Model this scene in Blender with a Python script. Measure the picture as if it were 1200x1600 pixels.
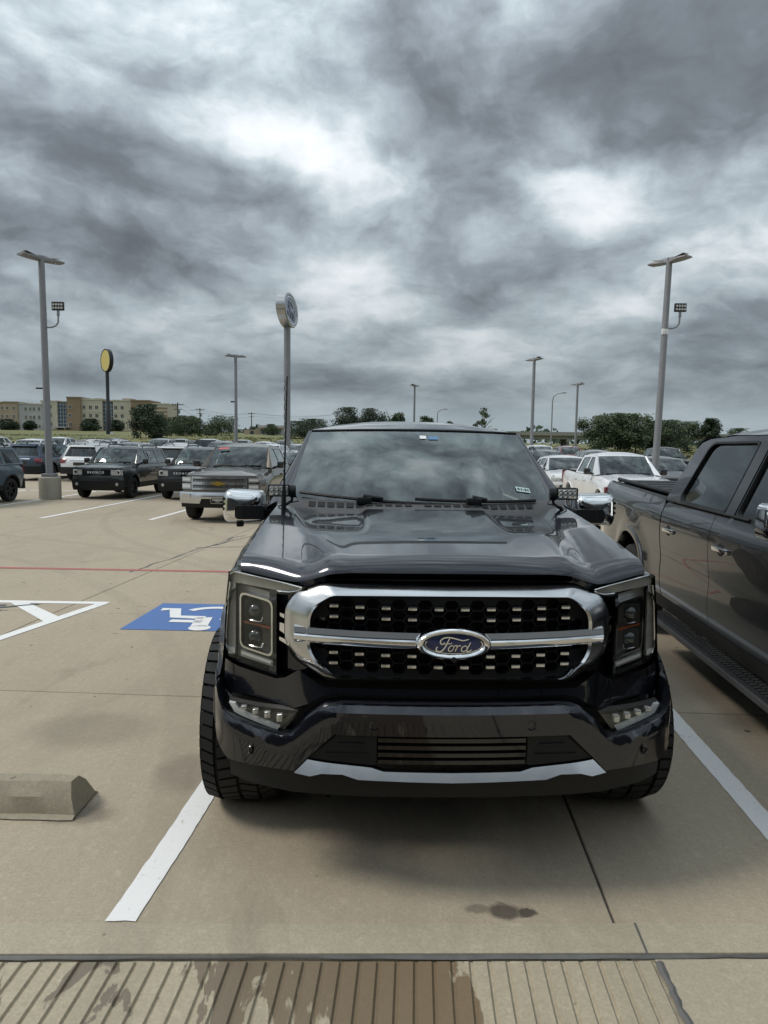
import bpy, bmesh, math, random
from mathutils import Vector, Matrix, geometry
R = math.radians
sc = bpy.context.scene
for o in list(bpy.data.objects): bpy.data.objects.remove(o)
COL = sc.collection

# ------------------------------------------------------------------ camera
cd = bpy.data.cameras.new('camera'); cam = bpy.data.objects.new('camera', cd); COL.objects.link(cam)
cd.sensor_fit = 'VERTICAL'; cd.sensor_height = 36.0; cd.lens = 1109.0/1600.0*36.0
cd.clip_start = 0.05; cd.clip_end = 6000
cam.matrix_world = Matrix.Translation((0, 0, 1.75)) @ Matrix.Rotation(math.pi/2 - math.atan(108/1109), 4, 'X') @ Matrix.Rotation(R(0.8), 4, 'Z')
sc.camera = cam

# ------------------------------------------------------------------ node helper
class NT:
    def __init__(s, tree): s.t = tree; s.n = tree.nodes; s.l = tree.links
    def node(s, kind, **kw):
        n = s.n.new(kind)
        for k, v in kw.items(): setattr(n, k, v)
        return n
    def put(s, sock, v):
        if isinstance(v, bpy.types.NodeSocket): s.l.new(v, sock)
        elif v is not None:
            if hasattr(sock, 'default_value'):
                try:
                    if len(sock.default_value) == 4 and len(v) == 3: v = (*v, 1)
                except TypeError: pass
                sock.default_value = v
    def math(s, op, a, b=None, c=None, clamp=False):
        n = s.node('ShaderNodeMath', operation=op, use_clamp=clamp)
        s.put(n.inputs[0], a); s.put(n.inputs[1], b)
        if c is not None: s.put(n.inputs[2], c)
        return n.outputs[0]
    def vec(s, op, a, b=None, scale=None):
        n = s.node('ShaderNodeVectorMath', operation=op)
        s.put(n.inputs[0], a)
        if b is not None: s.put(n.inputs[1], b)
        if scale is not None: s.put(n.inputs['Scale'], scale)
        return n.outputs['Value'] if op in ('DISTANCE', 'LENGTH', 'DOT_PRODUCT') else n.outputs[0]
    def noise(s, v, scale, detail=4, rough=0.5, dist=0.0, color=False):
        n = s.node('ShaderNodeTexNoise'); s.put(n.inputs['Vector'], v)
        n.inputs['Scale'].default_value = scale; n.inputs['Detail'].default_value = detail
        n.inputs['Roughness'].default_value = rough; n.inputs['Distortion'].default_value = dist
        return n.outputs['Color'] if color else n.outputs[0]
    def ramp(s, fac, stops, interp='LINEAR'):
        n = s.node('ShaderNodeValToRGB'); s.put(n.inputs[0], fac); cr = n.color_ramp; cr.interpolation = interp
        while len(cr.elements) < len(stops): cr.elements.new(0.5)
        for e, (p, c) in zip(cr.elements, stops):
            e.position = p; e.color = (*c, 1) if len(c) == 3 else c
        return n.outputs[0]
    def rng(s, v, a, b, c=0.0, d=1.0, smooth=False):
        n = s.node('ShaderNodeMapRange'); n.clamp = True
        if smooth: n.interpolation_type = 'SMOOTHSTEP'
        s.put(n.inputs[0], v)
        for i, q in enumerate((a, b, c, d)): s.put(n.inputs[i+1], q)
        return n.outputs[0]
    def mix(s, fac, a, b, mode='MIX'):
        n = s.node('ShaderNodeMix', data_type='RGBA', blend_type=mode)
        s.put(n.inputs[0], fac); s.put(n.inputs[6], a); s.put(n.inputs[7], b)
        return n.outputs[2]
    def bump(s, h, strength=0.3, dist=0.01):
        n = s.node('ShaderNodeBump'); n.inputs['Strength'].default_value = strength; n.inputs['Distance'].default_value = dist
        s.put(n.inputs['Height'], h); return n.outputs[0]
    def comb(s, x, y, z):
        n = s.node('ShaderNodeCombineXYZ'); s.put(n.inputs[0], x); s.put(n.inputs[1], y); s.put(n.inputs[2], z); return n.outputs[0]
    def sep(s, v):
        n = s.node('ShaderNodeSeparateXYZ'); s.put(n.inputs[0], v); return n.outputs
    def mapping(s, v, scale=(1, 1, 1), loc=(0, 0, 0), rot=(0, 0, 0)):
        n = s.node('ShaderNodeMapping'); s.put(n.inputs[0], v)
        n.inputs['Scale'].default_value = scale; n.inputs['Location'].default_value = loc; n.inputs['Rotation'].default_value = rot
        return n.outputs[0]

# ------------------------------------------------------------------ sky: heavy broken overcast
SUN_EL, SUN_AZ = R(49), R(-92)          # behind thin cloud, high on the left
def make_world():
    w = bpy.data.worlds.new('World'); sc.world = w; w.use_nodes = True
    w.cycles.sampling_method = 'MANUAL'; w.cycles.sample_map_resolution = 256
    w.node_tree.nodes.clear(); t = NT(w.node_tree)
    out = t.node('ShaderNodeOutputWorld'); bg = t.node('ShaderNodeBackground')
    tc = t.node('ShaderNodeTexCoord'); d = t.vec('NORMALIZE', tc.outputs['Generated'])
    x, y, z = t.sep(d)
    zc = t.math('MAXIMUM', z, 0.0)
    # cloud deck seen at a low angle: forms flatten towards the horizon
    zz = t.math('MULTIPLY', t.math('POWER', t.math('ADD', zc, 0.02), 0.62), 1.55)
    q = t.comb(x, y, zz)
    w1 = t.vec('SUBTRACT', t.noise(t.mapping(q, (1, 1, 1), (3.1, 1.7, 5.2)), 2.6, 4, 0.55, 0.0, True), (0.5, 0.5, 0.5))
    w2 = t.vec('SUBTRACT', t.noise(t.mapping(q, (1, 1, 1), (1.4, 6.7, 2.2)), 9.0, 6, 0.62, 0.0, True), (0.5, 0.5, 0.5))
    qw = t.vec('ADD', t.vec('ADD', q, t.vec('SCALE', w1, scale=0.17)), t.vec('SCALE', w2, scale=0.035))
    big = t.noise(t.mapping(qw, (1, 1, 1.15), SKYOFF), 2.3, 3, 0.5)
    med = t.noise(t.mapping(qw, (1, 1, 1.3), (4.4, 0.3, 1.1)), 6.8, 9, 0.56)
    fin = t.noise(t.mapping(qw, (1, 1, 1.2), (2.4, 3.3, 6.1)), 17.0, 9, 0.60)
    val = t.math('ADD', t.math('MULTIPLY', big, 0.46), t.math('ADD', t.math('MULTIPLY', med, 0.42), t.math('MULTIPLY', fin, 0.17)))
    puff = t.noise(t.mapping(qw, (1, 1, 1.25), (7.7, 1.9, 3.4)), 4.6, 7, 0.52)
    puff = t.math('ABSOLUTE', t.math('SUBTRACT', t.math('MULTIPLY', puff, 2.0), 1.0))      # rounded billows with creases between
    val = t.math('ADD', val, t.math('SUBTRACT', t.math('MULTIPLY', puff, 0.30), 0.014))
    # the large breaks and banks of this particular sky, as directions (ragged by the same billows)
    f, P, ro = 1109.0, math.pi/2 - math.atan(108/1109), R(0.8)
    acc = None
    for (px, py, rx, ry, amp) in SKYBLOBS:
        v = (Matrix.Rotation(P, 3, 'X') @ Matrix.Rotation(ro, 3, 'Z')) @ Vector(((px-600)/f, -(py-800)/f, -1)); v.normalize()
        c = (v.x, v.y, 1.55*(max(v.z, 0)+.02)**.62)
        dz = 1.55*.62*(max(v.z, 0)+.02)**(-.38)
        k = t.vec('MULTIPLY', t.vec('SUBTRACT', qw, c), (f/rx, f/rx, f/ry/dz))
        m = t.rng(t.vec('LENGTH', k), 1.25, 0.0, 0.0, amp, True)
        acc = m if acc is None else t.math('ADD', acc, m)
    acc = t.math('MULTIPLY', acc, t.math('ADD', 0.35, t.math('MULTIPLY', med, 1.3)))
    val = t.math('ADD', val, acc)
    # low clouds thin into an even bluish veil at the horizon
    hz = t.rng(z, 0.005, 0.085, 1.0, 0.0, True)
    val = t.math('ADD', t.math('MULTIPLY', val, t.math('SUBTRACT', 1.0, t.math('MULTIPLY', hz, 0.60))), t.math('MULTIPLY', hz, 0.385))
    colr = t.ramp(val, [(0.30, (0.100, 0.111, 0.123)), (0.40, (0.150, 0.168, 0.186)), (0.50, (0.265, 0.303, 0.335)), (0.60, (0.435, 0.50, 0.535)), (0.70, (0.67, 0.72, 0.75)), (0.86, (0.92, 0.94, 0.95))])
    colr = t.mix(t.math('MULTIPLY', hz, 0.55), colr, (0.56, 0.68, 0.74))
    colr = t.mix(t.rng(z, 0.20, 0.05, 0.0, 0.14, True), colr, (0.27, 0.37, 0.45))   # distant rain veils the low sky
    sky = t.node('ShaderNodeTexSky', sky_type='NISHITA'); sky.sun_disc = False
    sky.sun_elevation = SUN_EL; sky.sun_rotation = SUN_AZ; sky.dust_density = 2.0
    nis = t.vec('SCALE', sky.outputs[0], scale=0.06)
    colr = t.mix(0.10, colr, nis)
    cie = t.math('DIVIDE', t.math('ADD', 1.0, t.math('MULTIPLY', zc, 2.0)), 1.45)   # overcast skies brighten towards the zenith
    colr = t.vec('SCALE', colr, scale=cie)
    colr = t.mix(t.rng(z, -0.03, 0.0, 1.0, 0.0), colr, (0.20, 0.20, 0.18))           # below the horizon: dull ground
    t.l.new(colr, bg.inputs[0]); bg.inputs[1].default_value = 1.0
    t.l.new(bg.outputs[0], out.inputs[0])
SKYOFF = (0.0, 0.0, 0.0)
SKYBLOBS = [(330, 30, 130, 90, .08), (360, 160, 90, 70, .13), (430, 230, 130, 60, .13), (580, 300, 120, 60, .10), (930, 320, 110, 55, .20), (860, 270, 60, 40, .08), (1190, 400, 160, 50, .16), (1040, 470, 130, 40, .10),
            (540, 430, 90, 70, .11), (780, 180, 80, 60, .05), (60, 90, 130, 60, .06), (30, 330, 120, 60, .05), (520, 500, 110, 40, .08), (330, 500, 160, 35, .06), (740, 560, 200, 50, .06), (50, 540, 120, 40, .05),
            (180, 280, 300, 80, -.12), (860, 170, 260, 130, -.11), (1120, 100, 260, 160, -.14), (170, 400, 260, 60, -.12), (820, 420, 260, 70, -.13), (1080, 560, 220, 80, -.06), (260, 590, 300, 40, -.10), (640, 100, 150, 120, -.08), (100, 180, 150, 60, -.07), (680, 400, 90, 60, -.06)]
make_world()
sl = bpy.data.lights.new('sun', 'SUN'); so = bpy.data.objects.new('sun', sl); COL.objects.link(so)
sl.energy = 1.5; sl.angle = R(16); sl.color = (1.0, 0.94, 0.86)
sd = Vector((math.sin(SUN_AZ)*math.cos(SUN_EL), math.cos(SUN_AZ)*math.cos(SUN_EL), math.sin(SUN_EL)))
so.rotation_euler = sd.to_track_quat('Z', 'Y').to_euler()
vs = sc.view_settings; vs.view_transform = 'Standard'; vs.look = 'None'; vs.gamma = 1.0; vs.exposure = 0.20; vs.use_curve_mapping = False
sc.cycles.max_bounces = 8; sc.cycles.transparent_max_bounces = 12; sc.cycles.use_denoising = True
sc.cycles.caustics_reflective = False; sc.cycles.caustics_refractive = False

# ------------------------------------------------------------------ mesh helpers
def in_poly(p, poly):
    x, y = p; c = False; j = len(poly)-1
    for i in range(len(poly)):
        xi, yi = poly[i]; xj, yj = poly[j]
        if (yi > y) != (yj > y) and x < (xj-xi)*(y-yi)/(yj-yi)+xi: c = not c
        j = i
    return c
def lerp(pts, x):
    if x <= pts[0][0]: return pts[0][1]
    for (a, b), (c, d) in zip(pts, pts[1:]):
        if x <= c: return b + (d-b)*(x-a)/(c-a) if c > a else d
    return pts[-1][1]
def sstep(a, b, x):
    t = max(0.0, min(1.0, (x-a)/(b-a))); return t*t*(3-2*t)
def densify(poly, step):
    out = []
    for i, a in enumerate(poly):
        b = poly[(i+1) % len(poly)]; L = math.hypot(b[0]-a[0], b[1]-a[1]); n = max(1, int(math.ceil(L/step)))
        for k in range(n): out.append((a[0]+(b[0]-a[0])*k/n, a[1]+(b[1]-a[1])*k/n))
    return out
def roundpoly(poly, r, n=4):
    out = []; N = len(poly)
    for i in range(N):
        p0, p, p1 = Vector(poly[i-1]), Vector(poly[i]), Vector(poly[(i+1) % N])
        a, b = (p0-p), (p1-p); k = min(r, a.length*0.48, b.length*0.48)
        A = p + a.normalized()*k; B = p + b.normalized()*k
        for j in range(n+1):
            t = j/n; q = A*(1-t)**2 + p*2*t*(1-t) + B*t*t; out.append((q.x, q.y))
    return out
def seg_dist(p, a, b):
    ax, ay = a; bx, by = b; dx, dy = bx-ax, by-ay; L = dx*dx+dy*dy
    t = 0 if L == 0 else max(0, min(1, ((p[0]-ax)*dx+(p[1]-ay)*dy)/L))
    return math.hypot(p[0]-ax-t*dx, p[1]-ay-t*dy)
def tri_sheet(outer, holes=(), step=0.08):
    outer = densify(outer, step); holes = [densify(h, step) for h in holes]
    v = []; e = []
    for lp in [outer]+holes:
        b = len(v); v += [Vector(q) for q in lp]; e += [(b+i, b+(i+1) % len(lp)) for i in range(len(lp))]
    xs = [q[0] for q in outer]; ys = [q[1] for q in outer]
    x0, x1, y0, y1 = min(xs), max(xs), min(ys), max(ys)
    loops = [outer]+holes
    nx, ny = int((x1-x0)/step), int((y1-y0)/step)
    for i in range(1, nx+1):
        for j in range(1, ny+1):
            p = (x0+(x1-x0)*i/(nx+1), y0+(y1-y0)*j/(ny+1))
            if not in_poly(p, outer) or any(in_poly(p, h) for h in holes): continue
            if min(seg_dist(p, lp[k-1], lp[k]) for lp in loops for k in range(len(lp))) < step*0.35: continue
            v.append(Vector(p))
    r = geometry.delaunay_2d_cdt(v, e, [], 0, 1e-6)
    vv = [(q.x, q.y) for q in r[0]]; ff = []
    for f in r[2]:
        c = (sum(vv[i][0] for i in f)/3, sum(vv[i][1] for i in f)/3)
        if in_poly(c, outer) and not any(in_poly(c, h) for h in holes): ff.append(tuple(f))
    return vv, ff
class MB:
    def __init__(s): s.v = []; s.f = []
    def add(s, v, f):
        b = len(s.v); s.v += [tuple(q) for q in v]; s.f += [tuple(b+i for i in g) for g in f]; return s
    def box(s, x0, x1, y0, y1, z0, z1, M=None):
        v = [(x, y, z) for z in (z0, z1) for y in (y0, y1) for x in (x0, x1)]
        if M: v = [M @ Vector(q) for q in v]
        return s.add(v, [(0, 2, 3, 1), (4, 5, 7, 6), (0, 1, 5, 4), (2, 6, 7, 3), (0, 4, 6, 2), (1, 3, 7, 5)])
    def rbox(s, x0, x1, y0, y1, z0, z1, c, M=None):
        """box with chamfered edges"""
        bm = bmesh.new(); bmesh.ops.create_cube(bm, size=1)
        for q in bm.verts: q.co = Vector(((x0+x1)/2+q.co.x*(x1-x0), (y0+y1)/2+q.co.y*(y1-y0), (z0+z1)/2+q.co.z*(z1-z0)))
        bmesh.ops.bevel(bm, geom=bm.edges[:], offset=c, segments=2, profile=0.6, affect='EDGES')
        bm.verts.index_update()
        v = [(M @ q.co if M else q.co.copy()) for q in bm.verts]; f = [[w.index for w in g.verts] for g in bm.faces]; bm.free()
        return s.add(v, f)
    def grid(s, fn, nu, nv):
        v = [fn(i/nu, j/nv) for j in range(nv+1) for i in range(nu+1)]
        return s.add(v, [(j*(nu+1)+i, j*(nu+1)+i+1, (j+1)*(nu+1)+i+1, (j+1)*(nu+1)+i) for j in range(nv) for i in range(nu)])
    def tube(s, pts, r, n=8, cap=True):
        pts = [Vector(p) for p in pts]; rr = r if isinstance(r, (list, tuple)) else [r]*len(pts); v = []; f = []
        up = None
        for i, p in enumerate(pts):
            d = (pts[min(i+1, len(pts)-1)] - pts[max(i-1, 0)]).normalized()
            if up is None: up = Vector((0, 0, 1)) if abs(d.z) < 0.9 else Vector((1, 0, 0))
            a = d.cross(up).normalized(); b = a.cross(d).normalized(); up = b
            v += [p + (a*math.cos(2*math.pi*k/n)+b*math.sin(2*math.pi*k/n))*rr[i] for k in range(n)]
        for i in range(len(pts)-1):
            f += [(i*n+k, i*n+(k+1) % n, (i+1)*n+(k+1) % n, (i+1)*n+k) for k in range(n)]
        if cap: f += [tuple(range(n))[::-1], tuple((len(pts)-1)*n+k for k in range(n))]
        return s.add(v, f)
    def lathe(s, prof, n=32, M=None, closed=False):
        """profile of (axial, radius) spun round the x axis"""
        v = []; m = len(prof)
        for k in range(n):
            c, q = math.cos(2*math.pi*k/n), math.sin(2*math.pi*k/n)
            v += [(a, r*c, r*q) for a, r in prof]
        if M: v = [M @ Vector(q) for q in v]
        f = [(k*m+i, k*m+i+1, ((k+1) % n)*m+i+1, ((k+1) % n)*m+i) for k in range(n) for i in range(m-1)]
        if closed: f += [(k*m+m-1, k*m, ((k+1) % n)*m, ((k+1) % n)*m+m-1) for k in range(n)]
        return s.add(v, f)
    def sheet(s, outer, holes, fn, step=0.08, off=None):
        """flat outline with holes, triangulated, mapped by fn; off gives it a closed thickness"""
        vv, ff = tri_sheet(outer, holes, step)
        v = [Vector(fn(*q)) for q in vv]
        if off is None: return s.add(v, ff)
        o = Vector(off); n = len(v); f = list(ff)+[tuple(i+n for i in g[::-1]) for g in ff]
        cnt = {}
        for g in ff:
            for a, b in zip(g, g[1:]+g[:1]): cnt[(a, b)] = 1
        for (a, b) in cnt:
            if (b, a) not in cnt: f.append((b, a, a+n, b+n))
        return s.add(v+[q+o for q in v], f)
    def loft(s, loops, closed=True):
        n = len(loops[0]); v = [q for lp in loops for q in lp]; f = []
        for i in range(len(loops)-1):
            for k in range(n if closed else n-1): f.append((i*n+k, i*n+(k+1) % n, (i+1)*n+(k+1) % n, (i+1)*n+k))
        return s.add(v, f)
    def mesh(s, name, mat, smooth=35, recalc=True):
        me = bpy.data.meshes.new(name); me.from_pydata(s.v, [], s.f)
        if recalc:
            bm = bmesh.new(); bm.from_mesh(me); bmesh.ops.remove_doubles(bm, verts=bm.verts, dist=1e-5)
            bmesh.ops.recalc_face_normals(bm, faces=bm.faces); bm.to_mesh(me); bm.free()
        if smooth:
            me.polygons.foreach_set('use_smooth', [True]*len(me.polygons))
            me.set_sharp_from_angle(angle=R(smooth))
        if mat: me.materials.append(mat)
        return me
    def build(s, name, mat, parent=None, smooth=35, recalc=True, loc=None):
        o = bpy.data.objects.new(name, s.mesh(name, mat, smooth, recalc)); COL.objects.link(o)
        if parent: o.parent = parent
        if loc: o.location = loc
        return o
def mo(me, name, parent=None, loc=(0, 0, 0), rot=(0, 0, 0), scale=(1, 1, 1)):
    o = bpy.data.objects.new(name, me); COL.objects.link(o); o.location = loc; o.rotation_euler = rot; o.scale = scale
    if parent: o.parent = parent
    return o
def thing(name, label, cat, loc=(0, 0, 0), rz=0.0, group=None):
    o = bpy.data.objects.new(name, None); COL.objects.link(o); o.location = loc; o.rotation_euler = (0, 0, rz)
    o.empty_display_size = 0.2
    o['label'] = label; o['category'] = cat
    if group: o['group'] = group
    return o
def tag(o, label=None, cat=None, group=None, kind=None):
    if label: o['label'] = label
    if cat: o['category'] = cat
    if group: o['group'] = group
    if kind: o['kind'] = kind
    return o
def copy_tree(o, parent=None):
    c = o.copy(); COL.objects.link(c); c.parent = parent
    for ch in o.children: copy_tree(ch, c)
    return c
def repaint(o, old, new):
    for ch in [o]+list(o.children_recursive):
        for s in ch.material_slots:
            if s.material == old: s.link = 'OBJECT'; s.material = new
def mirx(fn_pts): return [(-x, z) for x, z in fn_pts][::-1]
# ------------------------------------------------------------------ materials
def mat(name, color=(.5, .5, .5), rough=0.5, metal=0.0, coat=0.0, spec=0.5, coat_rough=0.03):
    m = bpy.data.materials.new(name); m.use_nodes = True; b = m.node_tree.nodes['Principled BSDF']
    b.inputs['Base Color'].default_value = (*color, 1); b.inputs['Roughness'].default_value = rough; b.inputs['Metallic'].default_value = metal
    b.inputs['Coat Weight'].default_value = coat; b.inputs['Coat Roughness'].default_value = coat_rough; b.inputs['Specular IOR Level'].default_value = spec
    return m
def bsdf(m): return m.node_tree.nodes['Principled BSDF']
def dusty(m, color, rough, amount=0.06, scale=3.0, grain=0.12):
    """fine tone and roughness variation so a surface is never perfectly even"""
    t = NT(m.node_tree); b = bsdf(m); tc = t.node('ShaderNodeTexCoord')
    n = t.noise(tc.outputs['Object'], scale, 6, 0.6); g = t.noise(tc.outputs['Object'], scale*30, 3, 0.6)
    k = t.math('ADD', t.math('MULTIPLY', n, 0.75), t.math('MULTIPLY', g, 0.25))
    lo = tuple(c*(1-amount*2) for c in color); hi = tuple(min(1, c*(1+amount*2)+amount*0.02) for c in color)
    t.l.new(t.ramp(k, [(0.3, lo), (0.7, hi)]), b.inputs['Base Color'])
    t.l.new(t.rng(k, 0.3, 0.7, max(0.0, rough-grain), rough+grain), b.inputs['Roughness'])
    return m
def paint(name, color, metal=0.5, rough=0.32, white=False):
    m = mat(name, color, rough, metal, 1.0, 0.5, 0.015); bsdf(m).inputs['Coat IOR'].default_value = 1.45
    t = NT(m.node_tree); b = bsdf(m); tc = t.node('ShaderNodeTexCoord')
    n = t.noise(tc.outputs['Object'], 1400, 2, 0.5)              # metallic flake
    dirt = t.noise(tc.outputs['Object'], 5, 7, 0.65)
    lo = tuple(c*0.75 for c in color); hi = tuple(c*1.25 for c in color)
    fl = t.ramp(n, [(0.35, lo), (0.65, hi)])
    t.l.new(t.mix(t.rng(dirt, 0.5, 0.85, 0, 0.10), fl, (0.20, 0.18, 0.15)), b.inputs['Base Color'])
    t.l.new(t.rng(dirt, 0.4, 0.8, 0.0, 0.035), b.inputs['Coat Roughness'])
    return m
def glass(name, tint, refl=0.05, dark=(0, 0, 0), darkfac=0.0):
    m = bpy.data.materials.new(name); m.use_nodes = True; t = NT(m.node_tree); t.n.clear()
    out = t.node('ShaderNodeOutputMaterial'); tr = t.node('ShaderNodeBsdfTransparent'); gl = t.node('ShaderNodeBsdfGlossy')
    tr.inputs[0].default_value = (*tint, 1); gl.inputs['Roughness'].default_value = 0.004; gl.inputs[0].default_value = (0.93, 1.0, 1.0, 1)
    lw = t.node('ShaderNodeLayerWeight'); lw.inputs[0].default_value = 0.5
    F = t.math('ADD', refl, t.math('MULTIPLY', t.math('POWER', lw.outputs['Facing'], 4.0), 1.0-refl), clamp=True)
    mx = t.node('ShaderNodeMixShader'); t.l.new(F, mx.inputs[0]); t.l.new(tr.outputs[0], mx.inputs[1]); t.l.new(gl.outputs[0], mx.inputs[2])
    t.l.new(mx.outputs[0], out.inputs[0]); return m
M = {}
M['navy'] = paint('navy_paint', (0.0085, 0.0100, 0.0185), 0.85, 0.30)
bsdf(M['navy']).inputs['Coat IOR'].default_value = 1.6
M['carbon'] = paint('carbon_grey_paint', (0.012, 0.0155, 0.0215), 0.65, 0.30)
M['white'] = paint('white_paint', (0.74, 0.76, 0.78), 0.0, 0.4)
M['silver'] = paint('silver_paint', (0.42, 0.43, 0.44), 0.75, 0.35)
M['black'] = paint('black_paint', (0.012, 0.013, 0.015), 0.2, 0.35)
M['shadow'] = paint('dark_green_grey_paint', (0.030, 0.036, 0.036), 0.5, 0.36)
M['pewter'] = paint('pewter_paint', (0.088, 0.073, 0.055), 0.7, 0.36)
M['blue'] = paint('blue_paint', (0.040, 0.062, 0.095), 0.7, 0.36)
M['bluegrey'] = paint('blue_grey_paint', (0.085, 0.125, 0.155), 0.35, 0.4)
M['grey'] = paint('grey_paint', (0.14, 0.145, 0.15), 0.6, 0.36)
M['red'] = paint('red_paint', (0.26, 0.02, 0.02), 0.3, 0.36)
M['chrome'] = mat('chrome', (0.80, 0.81, 0.82), 0.06, 1.0)
M['satin'] = dusty(mat('satin_chrome', (0.62, 0.63, 0.64), 0.2, 1.0), (0.62, 0.63, 0.64), 0.19, 0.04, 4, 0.05)
M['steel'] = mat('brushed_steel', (0.5, 0.5, 0.5), 0.3, 1.0)
M['mesh'] = mat('grille_black', (0.007, 0.007, 0.008), 0.55, spec=0.2)
M['gloss'] = mat('gloss_black', (0.010, 0.010, 0.011), 0.12, 0.0, 0.6)
M['plastic'] = dusty(mat('black_plastic', (0.010, 0.011, 0.012), 0.5, spec=0.28), (0.010, 0.011, 0.012), 0.5, 0.12, 6)
M['cowl'] = dusty(mat('weathered_grey_plastic', (0.06, 0.06, 0.062), 0.55), (0.06, 0.06, 0.062), 0.5, 0.15, 8)
M['void'] = mat('dark_recess', (0.006, 0.006, 0.007), 0.8)
M['rubber'] = dusty(mat('tyre_rubber', (0.016, 0.016, 0.016), 0.75), (0.009, 0.009, 0.0095), 0.8, 0.25, 12)
M['under'] = mat('underbody', (0.012, 0.012, 0.012), 0.85)
M['rim'] = mat('rim_alloy', (0.30, 0.30, 0.31), 0.3, 0.9)
M['rimdark'] = mat('rim_black', (0.02, 0.02, 0.022), 0.3, 0.3)
M['seat'] = dusty(mat('seat_fabric', (0.035, 0.033, 0.032), 0.7), (0.035, 0.033, 0.032), 0.7, 0.1, 20)
M['dash'] = dusty(mat('dash_plastic', (0.018, 0.019, 0.020), 0.6), (0.018, 0.019, 0.020), 0.6, 0.1, 20)
M['headliner'] = mat('headliner', (0.14, 0.135, 0.13), 0.9)
M['wind'] = glass('windscreen_glass', (0.32, 0.44, 0.43), 0.155)
M['side'] = glass('privacy_glass', (0.10, 0.12, 0.13), 0.08)
M['lens'] = glass('lamp_lens', (0.95, 0.95, 0.94), 0.05)
M['bgwind'] = glass('car_window_glass', (0.40, 0.50, 0.50), 0.10)
M['lampgrey'] = dusty(mat('lamp_housing', (0.43, 0.42, 0.40), 0.32, 0.4), (0.43, 0.42, 0.40), 0.35, 0.1, 9)
M['lampdark'] = mat('lamp_inner', (0.055, 0.052, 0.047), 0.3, 0.3)
M['guide'] = mat('light_guide', (0.60, 0.61, 0.60), 0.3, 0.0, 0.5)
M['amber'] = mat('amber_reflector', (0.22, 0.05, 0.015), 0.25, 0.0, 0.5)
M['lampclear'] = mat('lamp_clear', (0.55, 0.55, 0.53), 0.12, 0.6, 0.5)
M['tail'] = mat('tail_lamp', (0.18, 0.008, 0.012), 0.15, 0.0, 1.0)
M['projector'] = mat('projector_lens', (0.03, 0.034, 0.04), 0.05, 0.0, 1.0)
M['emblem'] = mat('emblem_blue', (0.008, 0.022, 0.110), 0.3, 0.0, 0.6)
M['signscript'] = mat('sign_script_grey', (0.24, 0.26, 0.31), 0.4)
M['signblue'] = mat('sign_blue', (0.030, 0.060, 0.14), 0.3, 0.0, 0.3)
M['gold'] = mat('gold_emblem', (0.55, 0.36, 0.07), 0.25, 0.8)
M['paper'] = mat('white_paper', (0.78, 0.80, 0.80), 0.7)
M['ink'] = mat('black_ink', (0.02, 0.02, 0.02), 0.6)
M['mint'] = mat('mint_sticker', (0.55, 0.72, 0.68), 0.6)
M['redpaper'] = mat('red_sticker', (0.55, 0.12, 0.12), 0.6)
M['bluepaper'] = mat('blue_sticker', (0.12, 0.25, 0.42), 0.6)
M['galv'] = dusty(mat('pole_grey_paint', (0.23, 0.235, 0.25), 0.45), (0.23, 0.235, 0.25), 0.42, 0.06, 2)
M['lampbody'] = dusty(mat('lamp_grey_metal', (0.19, 0.19, 0.195), 0.45), (0.19, 0.19, 0.195), 0.45, 0.06, 4)
M['led'] = mat('led_cells', (0.55, 0.55, 0.52), 0.2, 0.5)
M['wood'] = dusty(mat('utility_pole_wood', (0.07, 0.058, 0.048), 0.85), (0.07, 0.058, 0.048), 0.85, 0.15, 5)
M['wire'] = mat('wire', (0.02, 0.02, 0.02), 0.7)
M['yellow'] = mat('sign_yellow', (0.62, 0.50, 0.16), 0.5)
M['blackpole'] = mat('black_pole_paint', (0.016, 0.018, 0.02), 0.45)
M['sealant'] = dusty(mat('joint_sealant', (0.12, 0.118, 0.112), 0.6), (0.12, 0.118, 0.112), 0.6, 0.2, 8)

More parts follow.
